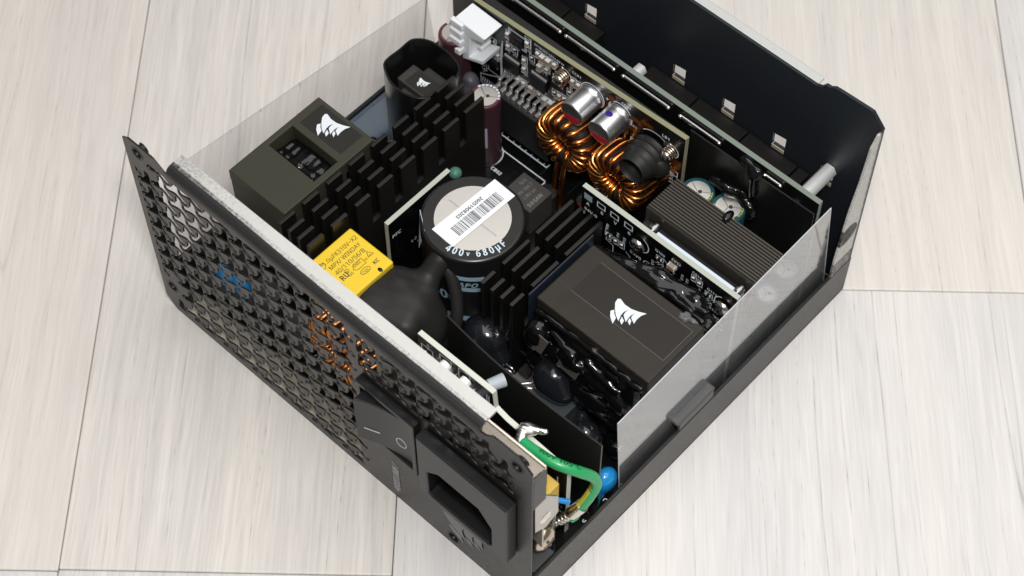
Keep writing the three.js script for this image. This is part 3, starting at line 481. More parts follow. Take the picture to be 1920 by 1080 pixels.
topCap('teal_capacitor', 'teal sleeved capacitor next to the clear sheet', -28.6, -116.2, 5.2, 46, 8, tealMat, 3.9, tealPrint);
topCap('teal_capacitor', 'teal sleeved capacitor next to the copper coil board', -38.6, -114.4, 5.2, 46, 8, tealMat, 3.9, tealPrint);
P('glue_lump', blob([sEll([-32.4, 47.6, -119.8], [3.2, 2.4, 1.9]), sEll([-24.4, 44, -120.2], [3.0, 3.6, 2]), sEll([-37, 46.6, -120.2], [2.2, 2.4, 1.6]), sEll([-28, 47, -121.2], [2.6, 2.6, 1.4])], [-42, 38, -124], [-20, 52, -116], 1.6, 44, 0.2, 0.6), glue, psu, 'black glue lump behind the teal capacitors');
const blueSleeve = M(0.012, 0.02, 0.028, 0.4), blueRim = M(0.06, 0.34, 0.52, 0.4);
topCap('blue_capacitor', 'blue rimmed capacitor behind the clear sheet next to the insulating sheet', -6.8, -117.6, 3.6, 34, 8, blueSleeve, 2.7, blueRim);
topCap('blue_capacitor', 'blue rimmed capacitor behind the clear sheet under the ribbed heatsink end', -7.6, -110.9, 3.6, 28, 8, blueSleeve, 2.7, blueRim);
// ribbed heatsink
{
  const p = [[109.4, 53.2]], n = 13; for (let k = 0; k < n; k++) { const z = 109.2 - k * 1.0; p.push([z, 54], [z - 0.55, 54], [z - 0.6, 53.4], [z - 0.95, 53.4]); } p.push([96.1, 54], [95.8, 53.6], [95.8, 42], [97, 42], [97, 50], [109.4, 50]);
  const g = new THREE.ExtrudeGeometry(new THREE.Shape(p.map(([z, y]) => new THREE.Vector2(-z, y))), { depth: 38.6, bevelEnabled: false });
  g.applyMatrix4(new THREE.Matrix4().makeBasis(V(0, 0, 1), V(0, 1, 0), V(-1, 0, 0))).translate(-4.2, 0, 0);
  P('ribbed_heatsink', g, M(0.075, 0.066, 0.056, 0.38, 0.55), psu, 'brown-black heatsink with fine parallel ribs on top');
  P('leg', B(-42.6, -15, 12, 50.2, -109.3, -108), M(0.03, 0.027, 0.024, 0.4), psu.children[psu.children.length - 1]);
  P('glue_drop', blob([sEll([-23.6, 54.2, -108.8], [1.3, 1.1, 2.2]), sEll([-23, 53, -107.2], [0.9, 1.2, 1])], [-27, 50, -112], [-20, 57, -105], 0.8, 24), glue);
}
P('transistor_block', [B(-42, -5, 12, 49.6, -95.6, -92.8, 0.6), B(-44, -14, 12, 42, -106.5, -96.6)], M(0.012, 0.012, 0.0125, 0.4), psu, 'smooth black block between the white pad and the ribbed heatsink');
P('thermal_pad', B(-35.4, -7.6, 30, 52.6, -92.4, -91, 0.3), M(0.62, 0.7, 0.78, 0.6), psu, 'pale blue-white thermal pad strip');
for (const x of [-37.8, -7]) P('bolt', [cyl([x, 50, -95], [x, 50, -89.6], 1.3), cyl([x, 50, -93.6], [x, 50, -92.4], 1.9)], M(0.4, 0.4, 0.4, 0.25, 1));
// ---------------------------------------------------------------- switching board in front of the ribbed heatsink
const llc = G('driver_board', 'narrow upright board with white print and two screws');
const zL = -87.2;
P('board', uvBox(B(-59.6, -3.2, 8, 57, zL - 1.62, zL - 0.02)), fr4White, llc);
const llcC = [[-46.1, 42.4, 'r', 1], [-43.8, 42.6, 'r', 1], [-30.2, 49.7, 'r', 0], [-25.5, 51.0, 'C', 0], [-18.1, 52.2, 'r', 1], [-15.9, 51.8, 'r', 1], [-12.5, 49.7, 'r', 0], [-48.9, 43, 'r', 0]];
P('board_face', quad([-59.6, 8, zL], [-3.2, 8, zL], [-3.2, 57, zL], [-59.6, 57, zL]), silk(-59.6, -3.2, 8, 57, 18, (s) => {
  for (const [x, y, k, v] of llcC) s.box(x, y, v ? 1.7 : 2.6, v ? 2.8 : 1.7, 0.16);
  s.fill(-57.2, 53.6, 3, 2.8, '#9fb4c2'); s.text('A', -57.2, 50.4, 2); for (const [x, c] of [[-52.3, '8'], [-47.3, 'V'], [-42.1, '6']]) { s.box(x, 53.9, 2.8, 2.2, 0.26); s.text(c, x + 0.4, 50.9, 2); }
  s.text('94V-0', -56, 47.4, 1.9, 0.06); s.text('F\u01f7', -58, 45, 2.4); s.text('R408', -49.6, 46.4, 1.3, -1.5); s.text('R16', -45.6, 46.2, 1.3, -1.5); s.text('R103', -43.2, 45.8, 1.3, -1.5);
  s.text('\u25b203V0', -39.2, 42.8, 1.9, 0.1); s.ring(-34.4, 42.4, 1.3, 0, 7, 0.22); s.text('A', -34.4, 42.4, 1.8); s.ring(-37.8, 49.8, 3.4, -1.2, 1.3, 0.26); s.ring(-7.2, 49.8, 3.2, 2.2, 4.4, 0.26);
  s.text('Q109', -30.4, 52.4, 1.5, 0.1); s.text('C012', -24.6, 53.7, 1.5, 0.1); s.text('C014', -17.2, 54.6, 1.5, 0.1); s.text('Q111', -11.6, 52, 1.5, 0.1); s.text('Q110', -22, 48.6, 1.2, -1.5); s.text('Q12', -20.2, 48.6, 1.2, -1.5); s.text('Q13', -32.6, 45.4, 1.3, -1.5); s.text('R129', -10.1, 44, 1.6, 0.1); s.text('D407', -9.8, 41.4, 1.6, 0.1); s.text('0118', -7, 45.4, 1.6, 0.1); s.text('013', -7.6, 39.6, 1.6); s.text('013', -7.6, 37.2, 1.6);
  s.line(0.2, [-49.8, 47.6], [-50.2, 44], [-49.2, 43.4], [-49.8, 40], [-47, 39.2], [-47, 36]); s.line(0.2, [-33, 44.4], [-30, 42.6]); s.line(0.2, [-29, 51], [-27.4, 49.6], [-27.6, 47.6], [-26.4, 47.2]); s.line(0.2, [-42.4, 41], [-39.6, 39]);
  for (const [x, y] of [[-29.4, 47.4], [-31, 47], [-25.4, 48], [-16, 48.6], [-15.6, 46.8], [-12.8, 47.2], [-11.8, 46], [-11, 48.4], [-48.6, 41]]) { s.line(0.16, [x, y + 0.8], [x + 0.8, y - 0.2], [x + 0.1, y - 0.9]); s.line(0.16, [x - 0.6, y - 0.6], [x + 0.7, y + 0.6]); }
  s.fill(-35.6, 39.4, 2.6, 1.5, '#7f929e');
}), llc);
for (const [x, y, k, v] of llcC) smdAt(llc, k, x, y, zL + 0.02, v);
for (const x of [-37.8, -7]) Q('screw', panScrew(2.5, nickel), [nickel, slotDark], llc, [x, 49.7, zL + 0.9]);

// ---------------------------------------------------------------- finned heatsinks
function finned(name, label, x0, x1, fins, groups, yTop, yCut, y0) {
  const g = G(name, label), t = 0.62;
  const zA = Math.min(...groups.map((q) => q[1])), zB = Math.max(...groups.map((q) => q[0]));
  P('base', [B(x0 + 1.4, x1 - 1.4, y0, yCut - 4, zA + 0.2, zB - 0.2)], anod, g);
  for (let i = 0; i < fins; i++) {
    const x = x0 + (x1 - x0) * i / (fins - 1);
    const geo = [B(x - t, x + t, y0, yCut, zA, zB)];
    for (const [a, b] of groups) geo.push(B(x - t, x + t, yCut - 0.05, yTop, b, a, 0.18));
    P('fin', geo, finMat, g);
  }
}
const finLines = dataTex(64, 256, (i, j) => 0.5 + 0.35 * Math.sin(j / 256 * Math.PI * 2 * 16) + 0.15 * H2(i >> 2, j));
const finMat = MP(0.007, 0.0065, 0.006, 0.38, 0, { specularIntensity: 1, specularColor: lin(1, 0.93, 0.85) });
finned('finned_heatsink', 'long black heatsink with four rows of slotted fins', -117.6, -106, 4, [[-23, -29], [-32.4, -38.5], [-42, -47.7], [-51, -57], [-60.2, -66.3], [-69.3, -75.5], [-78.4, -84.8], [-87.5, -95.4]], 50, 36, 9);
finned('finned_heatsink', 'short black heatsink with four rows of fins beside the big capacitor', -62.4, -51.4, 4, [[-48.2, -53.6], [-57, -68], [-71.1, -86.6]], 48, 31, 9);
P('screw', [...Array(7).keys()].map((k) => new THREE.TorusGeometry(1.1, 0.28, 6, 16).rotateY(Math.PI / 2).translate(-50.6 + k * 0.55, 21.5, -62)).concat(cyl([-51, 21.5, -62], [-46.9, 21.5, -62], 1.0)), nickel, psu);

// ---------------------------------------------------------------- olive choke
const choke = G('boxed_choke', 'olive plastic boxed choke with a window onto its dark winding');
{
  const s = new THREE.Shape([[-142, 26.2], [-118.8, 26.2], [-118.8, 62.4], [-142, 62.6]].map((p) => new THREE.Vector2(...p)));
  s.holes.push(new THREE.Path([[-140, 40.3], [-140, 49.8], [-121, 49.6], [-121, 40.1]].map((p) => new THREE.Vector2(...p))));
  const g = new THREE.ExtrudeGeometry(s, { depth: 4.2, bevelEnabled: true, bevelSize: 0.35, bevelThickness: 0.35, bevelSegments: 3, bevelOffset: -0.35 }).rotateX(-Math.PI / 2).translate(0, 45.45, 0);
  P('housing', [uvBox(g), uvBox(B(-142, -118.8, 9, 45.4, -62.5, -50.2, 0.4)), uvBox(B(-142, -118.8, 9, 45.4, -39.9, -26.2, 0.4)), uvBox(B(-142, -140.1, 9, 45.4, -52, -38)), uvBox(B(-120.9, -118.8, 9, 45.4, -52, -38))], olive, choke);
  const w = []; for (let k = 0; k < 7; k++) w.push(sCap([-138.6 + k * 2.6, 44.4 - Math.abs(k - 3) * 0.3, -48.6], [-138.6 + k * 2.6 + rr(-0.4, 0.4), 44.2 + rr(-0.5, 0.6), -43], 1.5, 1.3), sCap([-138.6 + k * 2.6, 44.2, -43], [-138.4 + k * 2.6, 39, -40.6], 1.3, 1.1));
  P('winding', blob(w, [-142, 37, -51], [-119, 48, -39], 1.3, 52, 0.06, 0.9), glue, choke);
  for (let k = 0; k < 5; k++) P('solder_spot', blob([sCap([-136.4 + k * 3.0, 44.6, -42.4], [-136 + k * 3.0, 42, -40.4], 0.8, 0.85)], [-139 + k * 3, 39.4, -44], [-133.6 + k * 3, 46.4, -39], 0.5, 16), tin, choke);
  P('label', B(-139.2, -122, 49.9, 50.06, -61.2, -52, 0.05), labelBlack, choke, 'dark label with a white three-sail logo');
  P('logo', logoTop(-131.2, 50.08, -56.6, 1.0), printWhite, choke);
}
// ---------------------------------------------------------------- transformer in an oval shell
const oval = G('shelled_transformer', 'small transformer standing inside an oval black shell');
{
  const rim = [[-138.2, -86], [-138.4, -93], [-138.2, -98.4], [-134.6, -101.4], [-130, -102.2], [-124, -101.9], [-119.2, -99.8], [-117.6, -96], [-118.4, -90], [-119.6, -84.2], [-123, -82], [-126.4, -81.2], [-131, -81.6], [-135, -83.4]];
  const o = new THREE.CatmullRomCurve3(rim.map(([x, z]) => V(x, -z, 0)), true).getPoints(70).slice(0, -1), cx = -128.4, cz = 92;
  const s = new THREE.Shape(o.map((p) => new THREE.Vector2(p.x, p.y))); s.holes.push(new THREE.Path(o.map((p) => new THREE.Vector2(cx + (p.x - cx) * 0.95, cz + (p.y - cz) * 0.95))));
  P('shell', new THREE.ExtrudeGeometry(s, { depth: 38.6, bevelEnabled: true, bevelSize: 0.15, bevelThickness: 0.2, bevelSegments: 2, bevelOffset: -0.15 }).rotateX(-Math.PI / 2).translate(0, 9.2, 0), MP(0.008, 0.008, 0.008, 0.22, 0), oval);
  P('core_block', [B(-136, -120.8, 9, 39.8, -96.2, -88.8, 0.5), B(-133.4, -123.6, 9, 37.4, -100, -85.4, 0.8)], M(0.045, 0.042, 0.038, 0.5), oval);
  P('label', B(-133.2, -122.4, 39.75, 39.9, -95.6, -89.4), labelBlack, oval);
  P('logo', logoTop(-128.5, 39.93, -92.4, 0.42), printWhite, oval);
}
// maroon capacitors
const maroonTop = new THREE.MeshStandardMaterial({ roughness: 0.35, map: canvasTex(256, 256, (c, w) => { c.fillStyle = '#5e2f36'; c.fillRect(0, 0, w, w); c.strokeStyle = '#cfd2e0'; c.lineWidth = 22; c.setLineDash([26, 8]); c.beginPath(); c.arc(w / 2, w / 2, w * 0.455, 3.4, 5.9); c.stroke(); }) });
topCap('maroon_capacitor', 'maroon sleeved capacitor under the white plug', -131.6, -110, 5, 46, 8, maroon, 3.9, maroonTop);
topCap('maroon_capacitor', 'maroon sleeved capacitor at the end of the long heatsink', -112.2, -103, 4.9, 38, 8, maroon, 3.8, maroonTop);
P('grey_silicone', blob([sCap([-122, 12, -106], [-122.4, 34, -107], 3, 2.4), sEll([-121, 28, -106], [3, 7, 3])], [-128, 9, -112], [-116, 38, -101], 2, 30, 0.3, 0.4), M(0.07, 0.068, 0.08, 0.4), psu, 'grey silicone between the maroon capacitors');
P('sleeve_print', [quad([-109.2, 18, -98.98], [-108.4, 18, -99.6], [-108.4, 28, -99.6], [-109.2, 28, -98.98])], M(0.45, 0.45, 0.52, 0.5), psu);
// wires seen between the choke and the oval shell
P('hookup_wire', [tube([[-138, 12, -66], [-134, 26, -68], [-128, 33, -70], [-124, 28, -71], [-122, 14, -72]], 1.6, 30), tube([[-130, 10, -72], [-127, 28, -73], [-122, 32, -74], [-120, 20, -75]], 1.5, 30)], glue, psu, 'glossy black wires beside the long heatsink');
P('clear_tube', tube([[-122.6, 10, -67], [-122.8, 28, -68], [-121.6, 34, -70], [-121, 24, -72]], 1.3, 26), new THREE.MeshPhysicalMaterial({ color: lin(0.8, 0.86, 0.92), roughness: 0.08, metalness: 0.6 }), psu);

// ---------------------------------------------------------------- yellow film capacitor
const yel = G('film_capacitor', 'yellow box film capacitor with black rating print');
P('box', uvBox(B(-104, -86.5, 9, 46, -37.6, -20.4, 0.7)), M(0.82, 0.56, 0.035, 0.42, 0, { bumpMap: grit, bumpScale: 0.00002 }), yel);
P('print', quad([-86.9, 46.03, -20.8], [-86.9, 46.03, -37.2], [-103.6, 46.03, -37.2], [-103.6, 46.03, -20.8]), decalMat(16.4, 16.7, 40, (x) => {
  x.font = '2.05px sans-serif'; x.lineWidth = 0.16;
  const t = (s, px, py, w, f) => { if (f) x.font = f; x.fillText(s, px, py, w); };
  t('1.0\u00b5FK310V~X2', 9, 2.9, 13.4); t('MPX/ WINDAY', 8.6, 5.3, 12); t('40/110/56/B', 8.4, 7.7, 13.4);
  x.beginPath(); x.moveTo(0.7, 3.4); x.lineTo(1.9, 2.2); x.lineTo(3.1, 3.4); x.lineTo(1.9, 4.6); x.closePath(); x.stroke(); x.font = '1.3px sans-serif'; t('W', 1.9, 3.4);
  t('c', 1.5, 11.4, 2, '2px sans-serif'); t('RU', 3.8, 10.8, 3, 'bold 2.6px sans-serif'); t('us', 5.6, 11.6, 2, '1.6px sans-serif'); x.beginPath(); x.arc(5.4, 9.6, 0.7, 0, 7); x.stroke(); t('R', 5.4, 9.65, 1, '1px sans-serif');
  x.beginPath(); x.moveTo(7, 10.8); x.lineTo(8, 9.4); x.lineTo(11.2, 9.4); x.lineTo(11.2, 11.6); x.lineTo(8, 11.6); x.closePath(); x.stroke(); t('ENEC', 9.2, 10.5, 3, '1.3px sans-serif'); t('10', 11.9, 10.6, 2, '1.1px sans-serif');
  x.beginPath(); x.moveTo(12.9, 10.8); x.lineTo(13.9, 9.0); x.lineTo(14.9, 10.8); x.closePath(); x.stroke(); t('VL', 13.9, 10.4, 1, '0.9px sans-serif');
  x.beginPath(); x.ellipse(9.2, 13.3, 1.7, 0.9, 0, 0, 7); x.stroke(); t('CQC', 9.2, 13.35, 3, '1.25px sans-serif'); t('KC', 13.4, 12.9, 3, 'bold 1.7px sans-serif');
}, 0.5, [0.10, 0.075, 0.02]), yel);
P('glue_spot', new THREE.SphereGeometry(0.9, 12, 8).scale(1, 0.25, 0.7).translate(-87.4, 46, -33), glue, yel);

// ---------------------------------------------------------------- the small board by the big capacitor
const pfc = G('upright_small_board', 'small upright board with a pale edge beside the big capacitor');
P('board', uvBox(B(-97.6, -96.1, 8, 46.6, -71, -45)), fr4White, pfc);
P('board_face', quad([-96.07, 8, -45], [-96.07, 8, -71], [-96.07, 46.5, -71], [-96.07, 46.5, -45]), silk(0, 26, 0, 38.5, 16, (s) => { s.text('PFC', 3, 31, 2.1, 0.05); s.text('L-2', 9.6, 21, 1.7); s.text('1', 11, 18.6, 1.6); s.text('R12', 16, 30, 1.5); }), pfc);
P('green_capacitor', ball(-95.4, 45.0, -72.2, 2.0, 0.9), M(0.06, 0.17, 0.12, 0.35), psu, 'small green dipped capacitor behind the big capacitor');
// ---------------------------------------------------------------- big capacitor
const big = topCap('bulk_capacitor', 'large round black capacitor with a white barcode sticker on top', -78.4, -61.7, 15.2, 50, 8, MP(0.012, 0.012, 0.0125, 0.3, 0, {}), 11.2, null, 2);
{
  const ringMat = new THREE.MeshStandardMaterial({ roughness: 0.34, map: canvasTex(1024, 1024, (c, w) => {
    c.fillStyle = '#1d1c1b'; c.fillRect(0, 0, w, w); c.fillStyle = '#cfe0ea'; c.textAlign = 'center'; c.textBaseline = 'middle'; c.font = 'bold 108px sans-serif';
    const word = '400v 680\u00b5F', R = w * 0.5 * 0.862; let a = Math.PI * 0.5 + 0.72 - 0.86 + 0.1; const st = [0.155, 0.155, 0.155, 0.14, 0.09, 0.155, 0.155, 0.155, 0.155, 0.14];
    let ang = 1.92; for (let i = 0; i < word.length; i++) { const th = ang - 0.52; c.save(); c.translate(w / 2 + Math.cos(th) * R, w / 2 + Math.sin(th) * R); c.rotate(th - Math.PI / 2); c.font = i === 3 ? 'bold 74px sans-serif' : 'bold 108px sans-serif'; c.scale(0.86, 1.05); c.fillText(word[i], 0, 0); c.restore(); ang -= st[i] * 1.02; }
  }) });
  P('rim_print', new THREE.RingGeometry(11.2, 14.3, 64).rotateX(-Math.PI / 2).translate(-78.4, 50.02, -61.7), ringMat, big, 'black rim lettered 400V 680 microfarad');
  const bar = new THREE.MeshStandardMaterial({ roughness: 0.45, map: canvasTex(1100, 380, (c, w, h) => {
    c.fillStyle = '#eef1f5'; c.fillRect(0, 0, w, h); c.fillStyle = '#161616'; let x = 170; let s2 = 99; const r2 = () => (s2 = (s2 * 16807) % 2147483647) / 2147483647;
    while (x < 960) { const b = 3 + Math.floor(r2() * 3) * 4; c.fillRect(x, 150, b, 170); x += b + 4 + Math.floor(r2() * 3) * 4; }
    c.save(); c.translate(w / 2 + 10, 95); c.rotate(Math.PI); c.font = 'bold 74px sans-serif'; c.textAlign = 'center'; c.textBaseline = 'middle'; c.fillText('26051908203', 0, 0, 560); c.restore();
  }) });
  const y = 50.12;
  P('barcode_sticker', [quad([-75.6, y, -50.6], [-74.6, y, -75.4], [-82.9, y, -75.8], [-84.2, y, -50.9])], bar, big, 'white barcode sticker across the capacitor top');
  P('sticker_flap', [sheet([-84.3, 49.9, -50.9], [-80, 50.05, -50.8], [-84.2, 50.0, -51.5], [-88, 49.7, -51.9], [0, -0.1, 0]), sheet([-93.9, 38.5, -57.2], [-88.2, 38.5, -49.2], [-85.2, 49.9, -49.2], [-91.4, 49.9, -53.6], [-0.1, 0, 0.1])], M(0.55, 0.62, 0.7, 0.45), big);
  const side = decalMat(44, 30, 20, (x) => { x.font = 'bold 5.6px sans-serif'; x.fillText('400', 12, 16); x.fillRect(13.5, 3, 11, 2); x.fillRect(14.4, 8.6, 10.2, 2); x.font = 'italic bold 3px sans-serif'; x.fillText('CAPO', 18.6, 6.8); x.fillRect(13, 24, 8, 2.6); x.font = 'bold 3px sans-serif'; x.save(); x.translate(31, 8); x.rotate(-1.57); x.fillText('105\u00b0C 5J', 0, 0); x.restore(); x.fillText('V', 25, 28); }, 0.4, [0.34, 0.5, 0.62]);
  const g = new THREE.CylinderGeometry(15.23, 15.23, 30, 40, 1, true, -0.65, 44 / 15.23).translate(-78.4, 30, -61.7);
  P('side_print', g, side, big);
}
// relay
const relay = P('relay', uvBox(B(-93, -81.3, 8, 20, -99.6, -89.4, 0.3)), M(0.05, 0.048, 0.045, 0.5), psu, 'dark grey relay with faint lettering beside the big capacitor');
P('lettering', quad([-92.8, 20.03, -89.6], [-81.5, 20.03, -89.6], [-81.5, 20.03, -99.4], [-92.8, 20.03, -99.4]), decalMat(11.3, 9.8, 40, (x) => { x.translate(5.6, 4.9); x.rotate(-Math.PI / 2); x.font = 'bold 1.9px sans-serif'; x.fillText('S\u00aeSAN', -0.6, 3.6); x.font = '1.5px sans-serif'; x.fillText('c RU us', 0, 1.6); x.fillText('PV 10A 7', 0.6, -0.6); x.fillText('SJ-S', 2, -3); }, 0.5, [0.2, 0.19, 0.18]), relay);

// ---------------------------------------------------------------- shrink-wrapped choke with its cable
P('wrapped_choke', blob([sBox([-80.5, 29.5, -30.6], [6.2, 9.2, 5.4], 5.2, 0.35), sEll([-79, 31, -32.4], [11.6, 13.2, 10.2]), sEll([-80.5, 36, -34], [8, 6, 7.5]), sEll([-84.4, 31, -27.4], [9, 12.4, 8.4]), sEll([-83, 36, -36], [6, 8, 6]), sEll([-73, 31, -34], [7.5, 10, 8]), sCap([-79, 36, -38], [-78, 44.2, -46.6], 5.0, 2.9), sCap([-78, 44, -46.4], [-77.8, 45.4, -48.2], 3.0, 2.9)], [-97, 12, -53], [-62, 52, -17], 2.2, 64, 0.3, 0.22), shrink, psu, 'large black heat-shrunk choke with a tapering neck');
P('black_cable', tube([[-77.6, 44, -47.4], [-74.2, 41.6, -47.4], [-70.2, 36, -45.6], [-67.4, 30, -42.6], [-67.4, 24, -39.6], [-70, 18, -37], [-74, 12, -35]], 1.9, 50, 14), shrink, psu, 'thick black cable looping down from the wrapped choke');
// copper coil and blue capacitors glimpsed through the vents
coil('line_coil', 'copper wound line choke seen through the vent holes', -84, 28, -11.2, 8, 13, 6, 26, 0.4, []);
for (const [x, y, z] of [[-134, 18, -12], [-128, 17, -13]]) P('blue_capacitor', [blob([sEll([x, y, z], [4, 4.6, 2.2]), sCap([x, y - 3, z], [x, 9, z], 0.9)], [x - 6, 8, z - 4], [x + 6, y + 6, z + 4], 1, 26)], M(0.02, 0.27, 0.62, 0.25), psu, x < -130 ? 'blue disc capacitor behind the vents by the far corner' : 'blue disc capacitor behind the vents next to its twin');
P('mesh_parts_behind', [B(-122, -112, 8, 26, -18, -12, 0.6), B(-108, -100, 8, 22, -17, -11, 0.6)], M(0.03, 0.03, 0.032, 0.4)).name = 'black_filter_block';
// ---------------------------------------------------------------- inlet filter board and its sheet
const emi = G('filter_board', 'upright filter board with a pale stepped edge behind the inlet');
const zE = -21.4;
P('board', uvBox(prism([[-61, 8], [-6.2, 8], [-6.2, 44], [-28.6, 46], [-32.6, 47.4], [-33.2, 55], [-61, 55]], 1.6, 0.06).translate(0, 0, zE - 0.02)), fr4Pale, emi);
{
  const g = new THREE.ShapeGeometry(new THREE.Shape([[-60.9, 8], [-6.3, 8], [-6.3, 43.9], [-28.6, 45.9], [-32.7, 47.3], [-33.3, 54.9], [-60.9, 54.9]].map((p) => new THREE.Vector2(...p)))).translate(0, 0, zE + 0.02);
  const p = g.attributes.position, uv = g.attributes.uv; for (let i = 0; i < p.count; i++) uv.setXY(i, (p.getX(i) + 61) / 54.8, (p.getY(i) - 8) / 47);
  P('board_face', g, silk(-61, -6.2, 8, 55, 14, (s) => { for (const [x, y] of [[-57.6, 49], [-50.6, 51.4], [-43.6, 52]]) { s.box(x, y, 4.2, 4.6, 0.22); s.ring(x, y - 5, 2.4, -1.6, 1.2, 0.25); } s.line(0.26, [-35.4, 52], [-35.4, 20]); s.line(0.26, [-34.6, 52], [-34.6, 20]); s.text('L', -57, 53, 1.8); s.text('R1', -36.8, 38, 1.6); s.line(0.22, [-20, 36], [-9, 26]); s.line(0.22, [-20, 34.4], [-9, 24.4]); s.line(0.3, [-9.6, 38], [-9.6, 24]); s.text('CY1', -9, 22, 1.8); s.text('CX02', -9, 19, 1.8); s.box(-13, 27, 4, 3, 0.22); }), emi);
}
for (const [x, y] of [[-49.8, 51.8], [-42.4, 51.8]]) P('resistor_sleeve', [cyl([x, y, zE + 0.4], [x, y - 0.3, zE + 9.5], 1.75, 1.75, 24), ball(x, y - 4, zE + 0.6, 1.2)], M(0.86, 0.86, 0.84, 0.45), emi, 'pale grey sleeve sticking out of the filter board');
for (const [x, y, r] of [[-58.2, 48.8, 1.3], [-56, 45, 1], [-49.4, 43.6, 1.3], [-42.6, 44.6, 1.2], [-48, 46.4, 0.9], [-40.8, 47.4, 0.8]]) P('solder_joint', blob([sEll([x, y, zE + 0.4], [r, r, 0.9]), sCap([x, y, zE], [x + 0.2, y, zE + 2], 0.45)], [x - 2, y - 2, zE - 0.6], [x + 2, y + 2, zE + 2.8], 0.6, 18, 0.15, 1.5), tin, emi);
P('grey_pin', [cyl([-40, 45.2, zE + 0.5], [-38.6, 44.4, zE + 5], 1.2, 1.5), cyl([-36.4, 53.4, zE - 1.7], [-34.6, 53.2, zE - 6], 1.7, 2.0)], M(0.42, 0.46, 0.5, 0.4), emi);
// curved black insulating sheet
{
  const rows = 24, pos = [], top = (u) => -60.6 + 58 * u, cz = (u) => -30.6 - 1.6 * Math.pow(1 - u, 3) + 0.8 * Math.sin(u * 3.1), g = new THREE.BufferGeometry(), th = 0.5;
  const V4 = (u, y, o) => [top(u), y, cz(u) + o];
  for (let k = 0; k < rows; k++) { const a = k / rows, b = (k + 1) / rows, yA = 51.6, yB = 51.6, q = (p1, p2, p3, p4) => pos.push(...p1, ...p2, ...p3, ...p1, ...p3, ...p4); q(V4(a, 8, 0), V4(b, 8, 0), V4(b, yB, 0), V4(a, yA, 0)); q(V4(b, 8, -th), V4(a, 8, -th), V4(a, yA, -th), V4(b, yB, -th)); q(V4(a, yA, 0), V4(b, yB, 0), V4(b, yB, -th), V4(a, yA, -th)); }
  pos.push(...V4(1, 8, 0), ...V4(1, 8, -th), ...V4(1, 51.6, -th), ...V4(1, 8, 0), ...V4(1, 51.6, -th), ...V4(1, 51.6, 0));
  g.setAttribute('position', new THREE.Float32BufferAttribute(pos, 3)); g.computeVertexNormals();
  P('insulating_sheet', uvBox(g), M(0.006, 0.006, 0.0062, 0.3, 0, {}), psu, 'bent black insulating sheet behind the filter board');
}
// ---------------------------------------------------------------- earth wire
const wireTex = canvasTex(512, 128, (c, w, h) => { c.fillStyle = '#ffffff'; c.fillRect(0, 0, w, h); c.fillStyle = '#3d7d55'; c.font = 'bold 30px sans-serif'; for (const y of [40, 104]) { c.fillText('600V 105\u00b0C', 40 + y, y); c.fillText('AWM', 340, y); } });
const wpts = [[-20.4, 47.2, -19.2], [-15.4, 48, -19.2], [-10.6, 48.8, -19.4], [-6.6, 48.2, -20.9], [-3.6, 45.8, -23.4], [-1.4, 41.4, -26.4], [-0.7, 37.2, -27], [-1.0, 33, -25], [-2.0, 28.4, -22.8]];
wireTex.wrapS = wireTex.wrapT = THREE.RepeatWrapping; wireTex.offset.set(0, 0.45);
const ew = G('earth_wire', 'green and yellow earth wire with a crimped ring terminal');
{
  const g = clean(new THREE.TubeGeometry(new THREE.CatmullRomCurve3(wpts.map((p) => V(...p))), 90, 1.6, 24, false)), n = g.attributes.normal, u = g.attributes.uv, col = new Float32Array(n.count * 3);
  for (let i = 0; i < n.count; i++) {   // the yellow stripe runs underneath, then twists to the front at the crimp
    const t = Math.min(1, Math.max(0, (u.getX(i) - 0.62) / 0.16)), d = V(0.1 * (1 - t) - 0.75 * t, -0.8 * (1 - t) + 0.35 * t, -0.6 * (1 - t) + 0.3 * t).normalize(), y = d.dot(V(n.getX(i), n.getY(i), n.getZ(i))) > 0.42;
    col.set(y ? [0.52, 0.46, 0.05] : [0.025, 0.36, 0.12], i * 3);
  }
  g.setAttribute('color', new THREE.BufferAttribute(col, 3));
  Q('insulation', g, new THREE.MeshPhysicalMaterial({ map: wireTex, vertexColors: true, roughness: 0.36, clearcoat: 0.2, clearcoatRoughness: 0.2 }), ew);
}
P('bare_end', [blob([sCap([-20.8, 47.2, -19.2], [-22.4, 47.6, -21.4], 1.4, 1.7), sEll([-22, 47.8, -22.6], [2.4, 1.4, 1.6]), sCap([-21.4, 47.4, -23.4], [-17.8, 47.8, -25.4], 1.4, 0.9), sCap([-22.4, 46, -19], [-21.6, 47.4, -19], 0.9)], [-27, 43, -28], [-14, 51, -17], 1, 44, 0.25, 1.2)], M(0.72, 0.7, 0.66, 0.28, 1), ew, 'tinned bare end of the wire');
